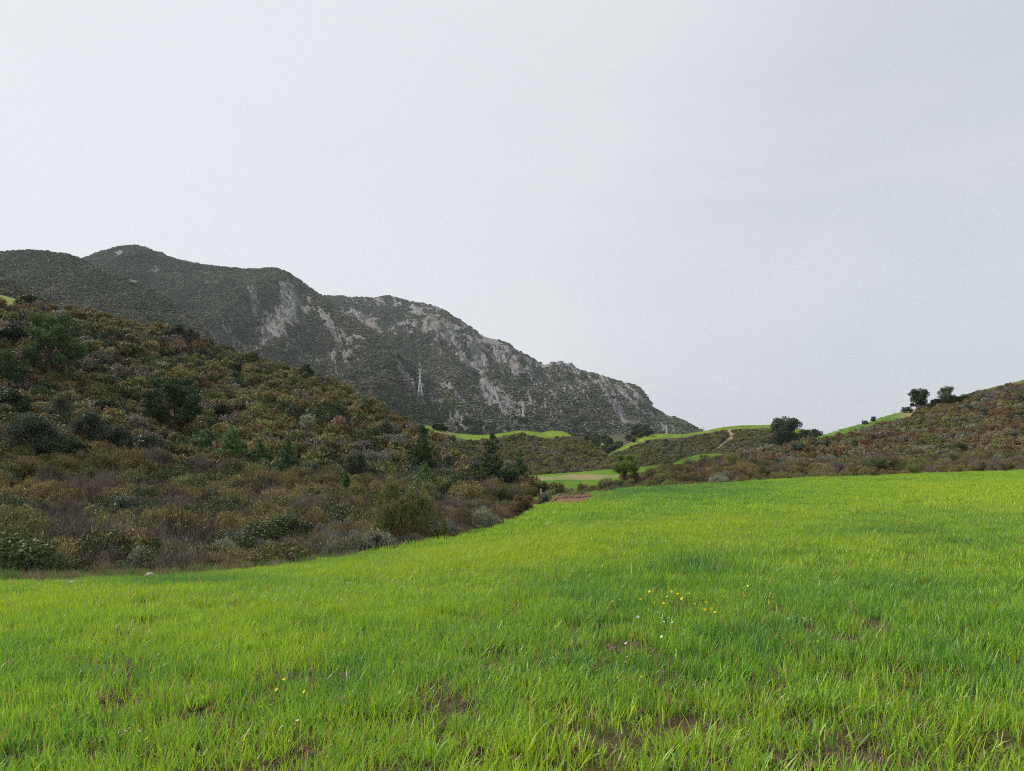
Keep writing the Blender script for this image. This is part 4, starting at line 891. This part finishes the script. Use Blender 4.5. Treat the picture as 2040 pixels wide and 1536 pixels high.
# far trees share meshes: one full tree of each kind, the rest copies
def copy_tree(src, loc, s, label, group, rz):
    r_ = src.copy(); COL.objects.link(r_); r_.location = loc; r_.scale = (s, s, s); r_.rotation_euler = (0, 0, rz); r_['label'] = label; r_['group'] = group
    for ch in list(src.children):
        c = ch.copy(); COL.objects.link(c); c.parent = r_
    return r_
_first = {}
def far_tree(layer, px, py, hpx, kind, name, label, group, i):
    p = layer.place(px, py); loc = (float((px - CX) / F * p[1]), float(p[1]), float(p[2] - .2)); h = hpx / F * p[1]
    if 'plantation' in label: label = label.replace('in the plantation', 'in the' + (' left' if px < 795 else ' middle' if px < 850 else ' right') + ' of the plantation')
    elif 'behind the sunlit crest' in label: label += ' ' + ('behind its left end' if px < 920 else 'left of the second pylon' if px < 1030 else 'right of the second pylon')
    elif 'in the dip' in label: label = ('tall ' if hpx > 16 else 'small ') + label + (' on its left side' if px < 1210 else ' in its middle' if px < 1255 else ' on its right side')
    key = (kind, i % 3)
    if key not in _first:
        _first[key] = tree(name, loc, 6.0, {'oak': 7.0, 'young': 3.4, 'bush': 6.0}[kind], kind, label, 'tree', 400 + i, n=1500, leaf=.5); _first[key]['group'] = group; _first[key].scale = (h / 6,) * 3
        return _first[key]
    return copy_tree(_first[key], loc, h / 6, label, group, i * 1.7)
r = np.random.default_rng(77)
i = 0
for q in range(75):
    px = r.uniform(735, 905); py = 806 + r.uniform(-4, 26) + (px - 740) * 0.05
    far_tree(mtn_b, px, py, r.uniform(11, 17), 'young', 'pine_tree', 'small dark pine in the plantation at the foot of the mountain', 'pines in the plantation below the pylon', i); i += 1
for q in range(46):
    px = r.uniform(800, 1160); py = r.uniform(836, 868) if px > 900 else r.uniform(826, 850)
    far_tree(mtn_b if px < 1000 else mtn_c, px, py, r.uniform(10, 17), 'oak', 'oak_tree', 'dark round oak behind the sunlit crest of the central hill', 'oaks along the foot of the mountain', i); i += 1
for px, py, h in ((868, 857, 15), (878, 859, 17), (887, 860, 12), (872, 858, 14)):
    far_tree(central, px, py, h, 'oak', 'oak_tree', 'dark oak standing on the sunlit crest left of centre', 'oaks on the sunlit crest', i); i += 1
for q in range(34):
    px = r.uniform(1165, 1300); py = r.uniform(872, 908) - max(0, (px - 1225)) * 0.35
    far_tree(wslope, px, py, r.uniform(12, 20), 'oak', 'oak_tree', 'dark round oak in the dip between the two sunlit crests', 'oaks on the wooded slope', i); i += 1
for px, py, h in ((1276, 873, 14), (1288, 870, 15), (1262, 882, 12)):
    far_tree(dhill, px, py, h, 'oak', 'oak_tree', 'dark oak on the left tip of the sunlit crest with the path', 'oaks on the tip of the path hill', i); i += 1

# ------------------------------------------------------------------ pylons
def pylon(px, base, top, Y, label, seed):
    H = (base - top) / F * Y; z0 = (HZ - base) / F * Y; x = (px - CX) / F * Y
    root = empty('power_pylon', (x, Y, z0), label, 'pylon', 'pylons of the line at the mountain foot', rz=0.35)
    b, t0 = H * 0.085, H * 0.016; k = max(0.14, 0.30 * Y / 1450)
    def w(z): return b + (t0 - b) * min(1, z / (H * 0.62)) if z < H * .62 else t0 * (1 - 0.5 * (z / H - .62) / .38) + 0.0
    bars = []; levels = [0, .14, .27, .38, .48, .56, .62, .70, .78, .86, .93]
    for sx, sy in ((1, 1), (1, -1), (-1, -1), (-1, 1)):
        bars.append(tube([(sx * w(q * H), sy * w(q * H), q * H) for q in levels], [k] * len(levels), 4))
    for q0, q1 in zip(levels[:-1], levels[1:]):
        a, c = w(q0 * H), w(q1 * H)
        for sx, sy, tx, ty in ((1, 1, -1, 1), (-1, 1, -1, -1), (-1, -1, 1, -1), (1, -1, 1, 1)):
            bars.append(tube([(sx * a, sy * a, q0 * H), (tx * c, ty * c, q1 * H)], [k * .6] * 2, 3)); bars.append(tube([(tx * a, ty * a, q0 * H), (sx * c, sy * c, q1 * H)], [k * .6] * 2, 3))
    v, f = join(bars); link('lattice_mast', mesh_np('lattice_mast', v, f, [M['steel']]), root)
    for q, L in ((.66, .105), (.80, .08), (.93, .06)):
        for s_ in (-1, 1):
            v, f = join([tube([(0, 0, q * H), (s_ * L * H, 0, q * H)], [k * .8] * 2, 4), tube([(0, 0, (q + .035) * H), (s_ * L * H, 0, q * H)], [k * .6] * 2, 4), tube([(s_ * L * H, 0, q * H), (s_ * L * H, 0, (q - .03) * H)], [k * .5] * 2, 4)])
            link('cross_arm', mesh_np('cross_arm', v, f, [M['steel']]), root)
    v, f = tube([(0, 0, .9 * H), (0, 0, H)], [k, k * .5], 4); link('peak', mesh_np('peak', v, f, [M['steel']]), root)
pylon(837, 790, 732, 0.001 + float(mtn_b.place(837, 790)[1]), 'tallest and nearest steel lattice pylon below the mountain rocks', 1)
pylon(1042, 843, 800, float(mtn_c.place(1042, 843)[1]), 'middle steel lattice pylon in front of the pale rock face', 2)
pylon(1328, 872, 846, float(mtn_c.place(1328, 864)[1]) * .98, 'small far steel lattice pylon near the end of the mountain', 3)
pylon(1402, 864, 848, 900.0, 'tiny pylon top showing above the sunlit crest with the path', 4)

# ------------------------------------------------------------------ crop grass
def tuft(name, seed, nb, rad, hl, wd, spread=0.35, mat='crop'):
    r = np.random.default_rng(seed); V, Fs, S, AL = [], [], [], []
    seg = 3
    for b in range(nb):
        a = r.uniform(0, 6.28); q = math.sqrt(r.random()) * rad; base = np.array([math.cos(a) * q, math.sin(a) * q, -0.02])
        L = hl * r.uniform(0.55, 1.15); yaw = r.uniform(0, 6.28); lean = abs(r.normal(0, spread)); curl = r.uniform(0.1, 1.1)
        side = np.array([-math.sin(yaw), math.cos(yaw), 0]); tw = r.uniform(-.9, .9); w0 = wd * r.uniform(.7, 1.3)
        side = side * math.cos(tw) + np.array([math.cos(yaw), math.sin(yaw), 0]) * math.sin(tw)
        pts = []; pz = base.copy(); th = lean * .4
        for k in range(seg + 1):
            pts.append(pz.copy()); th_ = th + curl * (k / seg) ** 1.6 + lean * .4
            pz = pz + L / seg * np.array([math.cos(yaw) * math.sin(th_), math.sin(yaw) * math.sin(th_), math.cos(th_)])
        o = len(V); sh = r.random()
        for k in range(seg):
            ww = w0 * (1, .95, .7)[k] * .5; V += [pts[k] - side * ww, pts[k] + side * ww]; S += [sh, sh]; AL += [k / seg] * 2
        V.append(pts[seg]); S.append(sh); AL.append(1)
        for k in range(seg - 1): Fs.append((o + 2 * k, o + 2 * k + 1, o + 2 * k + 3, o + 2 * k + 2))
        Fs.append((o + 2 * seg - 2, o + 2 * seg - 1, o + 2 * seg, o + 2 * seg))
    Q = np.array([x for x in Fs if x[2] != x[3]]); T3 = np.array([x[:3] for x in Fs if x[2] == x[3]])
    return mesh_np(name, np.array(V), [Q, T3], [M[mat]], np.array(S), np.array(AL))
near_t = [tuft('crop_tuft', 500 + i, 20, 0.11, 0.17, 0.0080, .55) for i in range(8)]
long_t = [tuft('crop_tuft_long', 540 + i, 12, 0.07, 0.24, 0.011, .6) for i in range(3)]
mid_t = [tuft('crop_tuft_mid', 520 + i, 40, 0.19, 0.17, 0.0095, .50) for i in range(6)]
far_t = [tuft('crop_patch', 560 + i, 330, 0.66, 0.17, 0.0135, .45) for i in range(5)]
def crop(name, n, y0, y1, protos, sc, label, seed, use_bare=True, edge=0.6, keep=None):
    r = np.random.default_rng(seed)
    Y = np.sqrt(r.uniform(y0 * y0, y1 * y1, n)); u = r.uniform(-0.80, 0.80, n); x = u * (Y + 5)
    ok = Y < e_Y(x / Y * F + CX) - edge; x, Y = x[ok], Y[ok]
    z = fz(x, Y); px, py = to_px(x, Y, z); b = bare(px, py, x, Y) if use_bare else 0
    thin = 0.30 + 0.70 * sstep(0.36, 0.52, fbm(x / 0.5, Y / 0.5, 3, 90))
    ok = (b < r.random(len(x)) * 1.15) & ~((b > .5) & (Y > 40)) & (r.random(len(x)) < thin)
    x, Y, z, px, py = x[ok], Y[ok], z[ok], px[ok], py[ok]
    t = crop_tint(px, py, x, Y) + r.normal(0, .06, len(x))
    hgt = 0.78 + 0.45 * fbm(x / 2.2, Y / 2.2, 3, 95) + 0.45 * blob(px, py, 1370, 1140, 110, 26) - .25 * blob(px, py, 1350, 968, 330, 14)
    s = sc * r.uniform(.75, 1.25, len(x)); rot = np.zeros((len(x), 3)); rot[:, 2] = r.uniform(0, 6.28, len(x)); rot[:, :2] = r.normal(0, .1, (len(x), 2))
    scatter(name, np.stack([x, Y, z], 1), protos, s, tint=np.clip(t + .05 * sstep(24, 45, Y), 0, 1), label=label, cat='grass', rot=rot, zs=hgt, seed=seed)
crop('crop_grass', 25000, 2.2, 10.5, near_t, 1.0, 'bright green young cereal blades in the foreground', 1)
crop('long_grass', 1400, 2.2, 16, long_t, 1.0, 'taller blue green blades standing above the foreground crop', 5)
crop('crop_grass', 42000, 9.5, 26, mid_t, 1.0, 'bright green young cereal covering the middle of the field', 2)
crop('crop_grass', 13500, 24, 72, far_t, 1.05, 'green cereal covering the far part of the field', 3)
def slope_crop(layer, name, n, mask, tint, label, seed, sc_=1.0):
    r = np.random.default_rng(seed); p, px, py = layer.sample(n, mask, r)
    t = tint + .5 * (fbm(p[:, 0] / 9, p[:, 1] / 14, 4, seed) - .5) + r.normal(0, .06, len(p))
    rot = np.zeros((len(p), 3)); rot[:, 2] = r.uniform(0, 6.28, len(p))
    scatter(name, p, far_t, sc_ * r.uniform(.8, 1.3, len(p)), tint=np.clip(t, 0, 1), label=label, cat='grass', rot=rot, zs=r.uniform(.5, 1.1, len(p)), seed=seed)
slope_crop(valley, 'valley_crop', 15000, lambda px, py, T, at: (at['grass'] > .5) * (at['dry'] < .3) * (T > .24), .52, 'green crop in the small valley field beyond the meadow', 51)
slope_crop(right2, 'hill_crop', 6000, lambda px, py, T, at: (px < 2150) * (at['dry'] < .3) * (T < 1.05), .55, 'green crop on the upper right field', 52)
slope_crop(central, 'crest_crop', 9000, lambda px, py, T, at: (at['grass'] > .5) * (at['dry'] < .3) * 1.0, .30, 'sunlit yellow green crop on the crest of the central hill', 53, 1.3)
slope_crop(dhill, 'crest_crop', 16000, lambda px, py, T, at: (at['grass'] > .5) * (px < 1700) * 1.0, .34, 'sunlit yellow green crop on the crest with the path', 54, 1.6)
# low weeds among the near crop, and dry stems
lw = [tuft('dry_tuft', 600 + i, 14, 0.09, 0.09, 0.005, 1.1, 'straw') for i in range(4)]
r = np.random.default_rng(9); Y = np.sqrt(r.uniform(9, 260, 26000)); u = r.uniform(-.8, .8, 26000); x = u * (Y + 3); z = fz(x, Y); px, py = to_px(x, Y, z)
ok = (bare(px, py, x, Y) > .22) | (r.random(26000) < .10)
scatter('dry_stubble', np.stack([x, Y, z], 1)[ok], lw, r.uniform(.6, 1.4, ok.sum()), label='dry straw coloured stubble on the bare spots of the field', cat='stubble', seed=9)
wt = [tuft('low_weed_tuft', 620 + i, 16, 0.07, 0.06, 0.008, 1.0, 'weed') for i in range(4)]
ok = (bare(px, py, x, Y) > .15) & (r.random(26000) < .45) | (r.random(26000) < .05)
scatter('low_weeds', np.stack([x, Y, z], 1)[ok], wt, r.uniform(.6, 1.5, ok.sum()), label='low green weeds creeping over the bare spots of the field', cat='weeds', seed=19)

# ---- rank grass, weeds and dry stalks along the margin between crop and scrub
mg = [tuft('margin_tuft', 640 + i, 16, 0.10, 0.32, 0.012, .5, m_) for i, m_ in enumerate(('straw', 'weed', 'straw', 'weed', 'straw'))]
r = np.random.default_rng(41); n_ = 9000; px = r.uniform(-400, 1180, n_); Y = e_Y(px) + r.normal(0.2, 0.55, n_) * (1 + 1.5 * fbm(px / 40, px * 0, 3, 44)); x = (px - CX) / F * Y
ok = fbm(px / 23, px * 0 + 3, 3, 45) + .35 * r.random(n_) > .52
z = fz(x, Y) - 0.25 * np.clip(Y - e_Y(px), 0, 9)
scatter('margin_growth', np.stack([x, Y, z], 1)[ok], mg, r.uniform(.5, 1.35, ok.sum()), label='rank grass and dry stalks along the left margin of the crop', cat='undergrowth', seed=42)
# ------------------------------------------------------------------ flowers, clods, stones, post
def gp(px, py):
    """point of the field that shows at (px, py)"""
    Y = np.geomspace(2.0, 75, 1500); x = (px - CX) / F * Y; z = fz(x, Y); q = HZ - z / Y * F
    i = int(np.argmax(q <= py)); return np.array([x[i], Y[i], z[i]])
def flower_mesh(key, petals, rp, mat):
    r = np.random.default_rng(3); ang = np.arange(petals) * 2 * math.pi / petals
    V, Q = [], []
    for a in ang:
        d = np.array([math.cos(a), math.sin(a), .35]); s_ = np.array([-math.sin(a), math.cos(a), 0]); o = len(V)
        V += [d * .1 * rp, d * .6 * rp + s_ * .38 * rp, d * rp, d * .6 * rp - s_ * .38 * rp]; Q.append((o, o + 1, o + 2, o + 3))
    return mesh_np(key, np.array(V), np.array(Q), [mat], np.full(len(V), .5))
M['crop_stem'] = leaf_mat('flower_stem', (0.15, 0.25, 0.05), (0.18, 0.30, 0.06), tr=0.3)
stem_me = mesh_np('stem', *tube([(0, 0, 0), (.01, .005, .5), (0, 0, 1)], [.0018, .0015, .0012], 4), [M['crop_stem']])
bloom_y = flower_mesh('yellow_bloom', 6, .022, M['yellow']); bloom_w = flower_mesh('white_bloom', 6, .015, M['white'])
def flower(px, py, big, kind, label, group, seed):
    r = np.random.default_rng(seed); g = gp(px, py + 10 * 1.0); h = .20 + .06 * r.random(); Y = g[1]
    g = gp(px, py + h / Y * F * .95)
    root = empty('yellow_flower' if kind == 'y' else 'white_flower', tuple(g), label, 'flower', group, rz=r.uniform(0, 6))
    st = link('stem', stem_me, root); st.scale = (1, 1, h)
    for k in range(2 if kind == 'y' and big > 1 else 1):
        b = link('blossom', bloom_y if kind == 'y' else bloom_w, root, (0.02 * k, .015 * k, h - .03 * k)); b.scale = (big,) * 3; b.rotation_euler = (r.normal(.5, .3), r.normal(0, .3), 0)
YF = [(1290, 1192), (1294, 1186), (1310, 1200), (1329, 1196), (1337, 1184), (1372, 1187), (1396, 1186), (1407, 1206), (1404, 1222), (1418, 1222), (1424, 1226), (1432, 1193), (1440, 1195), (1446, 1192), (1481, 1193), (1275, 1199), (1358, 1200), (1362, 1196), (1445, 1186), (1480, 1188), (1321, 1207), (1383, 1209), (1350, 1190)]
for i, (px, py) in enumerate(YF): flower(px, py, .85, 'y', 'small yellow wildflower in the cluster below the dark grass patch', 'yellow wildflowers in the cluster', 700 + i)
for i, (px, py, lb) in enumerate(((519, 1418, 'yellow flower low beside the bare furrow at lower left'), (538, 1415, 'orange yellow flower next to the low furrow flower'), (551, 1386, 'yellow flower rising above the furrow pair'), (565, 1362, 'highest yellow flower above the lower left furrow'),
                                  (606, 1390, 'lone yellow flower right of the furrow flowers'), (687, 1396, 'yellow flower by the dark gap in the crop'), (652, 1524, 'yellow flower at the bottom edge of the field'), (1046, 1482, 'tiny yellow flower at the bottom middle'), (1280, 1362, 'lone yellow flower right of the bare soil spot'),
                                  (1560, 1284, 'orange flower right of the white flowers'), (1628, 1288, 'small yellow flower among right hand stems'), (1640, 1278, 'topmost small yellow flower among right hand stems'), (292, 1485, 'yellow flower in the lower left corner'))):
    flower(px, py, .6, 'y', lb, 'single yellow wildflowers in the crop', 740 + i)
WF = [(1310, 1230), (1315, 1240), (1322, 1246), (1332, 1243), (1340, 1250), (1352, 1262), (1362, 1264), (1325, 1270), (1318, 1278), (1247, 1292), (1250, 1320), (1246, 1330), (1478, 1165), (1490, 1172), (1240, 1175), (1218, 1180), (1220, 1203), (1234, 1202), (1270, 1236), (1200, 1130), (1570, 1240), (1600, 1238), (1615, 1240)]
for i, (px, py) in enumerate(WF): flower(px, py, .95, 'w', 'small white wildflower in the middle of the crop', 'white wildflowers in the middle of the crop', 760 + i)
for i, (px, py) in enumerate(((236, 1474), (250, 1472), (277, 1468), (594, 1448), (563, 1460), (590, 1450))): flower(px, py, .6, 'w', 'small white daisy in the lower left of the field', 'white daisies at lower left', 790 + i)
def lumpy(name, seed, rough=.35):
    r = np.random.default_rng(seed); nu, nv = 12, 8
    th = np.linspace(0, 2 * math.pi, nu, endpoint=False)[None, :]; ph = np.linspace(-1.45, 1.45, nv)[:, None]
    d = np.stack([np.cos(th) * np.cos(ph), np.sin(th) * np.cos(ph), np.sin(ph) + 0 * th], -1)
    k = 1 + rough * (fbm(d[..., 0] * 1.7 + seed, d[..., 1] * 1.7 + d[..., 2] * 2.1, 4, seed) - .5) * 2
    V = (d * k[..., None] * np.array([1, .8, .6])).reshape(-1, 3)
    i = np.arange(nv - 1)[:, None] * nu; j = np.arange(nu)[None, :]; j2 = (j + 1) % nu
    f = np.stack([i + j, i + j2, i + nu + j2, i + nu + j], -1).reshape(-1, 4)
    top = np.arange((nv - 1) * nu, nv * nu)[None]; bot = np.arange(nu)[::-1][None]
    return name, V, [f, top, bot]
def lumpy_mesh(name, seed, mat, rough=.35):
    n_, V, fs = lumpy(name, seed, rough); return mesh_np(name, V, fs, [mat])
clods = [lumpy_mesh('soil_clod', 20 + i, M['clod'], .9) for i in range(5)]; stones = [lumpy_mesh('field_stone', 30 + i, M['stone'], .4) for i in range(4)]
r = np.random.default_rng(33); px = 1122 + r.normal(0, 34, 900); Y = r.uniform(52, 62.5, 900); x = (px - CX) / F * Y
scatter('ploughed_clods', np.stack([x, Y, fz(x, Y)], 1), clods, r.uniform(.05, .16, 900), label='red brown ploughed clods on the bare patch where the meadow narrows', cat='soil', seed=33)
r = np.random.default_rng(31); c = 0
for (cx, cy, rx, ry) in BARE:
    for q in range(4):
        px, py = cx + r.normal(0, rx * .5), cy + r.normal(0, ry * .5); p = gp(px, py); s_ = r.uniform(.018, .042)
        o = link('soil_clod', clods[c % 5], loc=(p[0], p[1], p[2] + s_ * .25)); o.scale = (s_, s_, s_); o.rotation_euler = (r.uniform(-.5, .5), r.uniform(-.5, .5), r.uniform(0, 6)); c += 1
        tag(o, 'brown soil clod in the bare spot ' + ('at the bottom edge' if cy > 1440 else 'in the middle of the crop' if cy < 1310 else 'in the near crop') + (' on the left' if cx < 700 else ' in the centre' if cx < 1330 else ' on the right'), 'soil clod', 'soil clods in the bare spots')
for i in range(26):
    px = r.uniform(0, 190); p = gp(px, 1163 + r.uniform(-2, 5)); s_ = r.uniform(.04, .09); o = link('field_stone', stones[i % 4], loc=(p[0], p[1], p[2] + .03)); o.scale = (s_ * 1.3, s_, s_); o.rotation_euler = (0, 0, r.uniform(0, 6))
    tag(o, ('tiny' if s_ < .055 else 'larger' if s_ > .075 else 'small') + ' pale stone in the stony strip at the left field corner' + (', near its left end' if px < 70 else ', near its right end' if px > 130 else ', in its middle'), 'stone', 'stones in the strip at the left field corner')
p = gp(298, 1159); o = link('white_rock', stones[0], loc=(p[0], p[1], p[2] + .16)); o.scale = (.12, .12, .14); tag(o, 'single rounded cream rock at the field edge on the left', 'rock')
p = valley.place(1077, 990); root = empty('marker_post', (float((1077 - CX) / F * p[1]), float(p[1] - 1), float(p[2])), 'short pale wooden post at the end of the left hill', 'post')
v, f = tube([(0, 0, -.1), (0, 0, .85)], [.11, .10], 8); link('shaft', mesh_np('shaft', v, f, [M['wood']]), root)
v, f = tube([(0, 0, .85), (0, 0, .88), (0, 0, .92)], [.12, .12, .02], 8); link('cap', mesh_np('cap', v, f, [M['wood']]), root)

# ------------------------------------------------------------------ air
hz = bpy.data.meshes.new('haze')
x0, x1, y0, y1, z0, z1 = -3700, 2800, -400, 3800, -17.5, 900
hz.from_pydata([(x, y, z) for z in (z0, z1) for y in (y0, y1) for x in (x0, x1)], [], [(0, 2, 3, 1), (4, 5, 7, 6), (0, 1, 5, 4), (2, 6, 7, 3), (0, 4, 6, 2), (1, 3, 7, 5)])
hm, hn, hl = new_mat('haze'); ho = hn.new('ShaderNodeOutputMaterial'); hv = hn.new('ShaderNodeVolumePrincipled')
hv.inputs['Color'].default_value = (0.84, 0.91, 1.0, 1); hv.inputs['Density'].default_value = 5.5e-5; hl.new(hv.outputs[0], ho.inputs['Volume'])
hz.materials.append(hm); tag(link('haze', hz), kind='stuff')
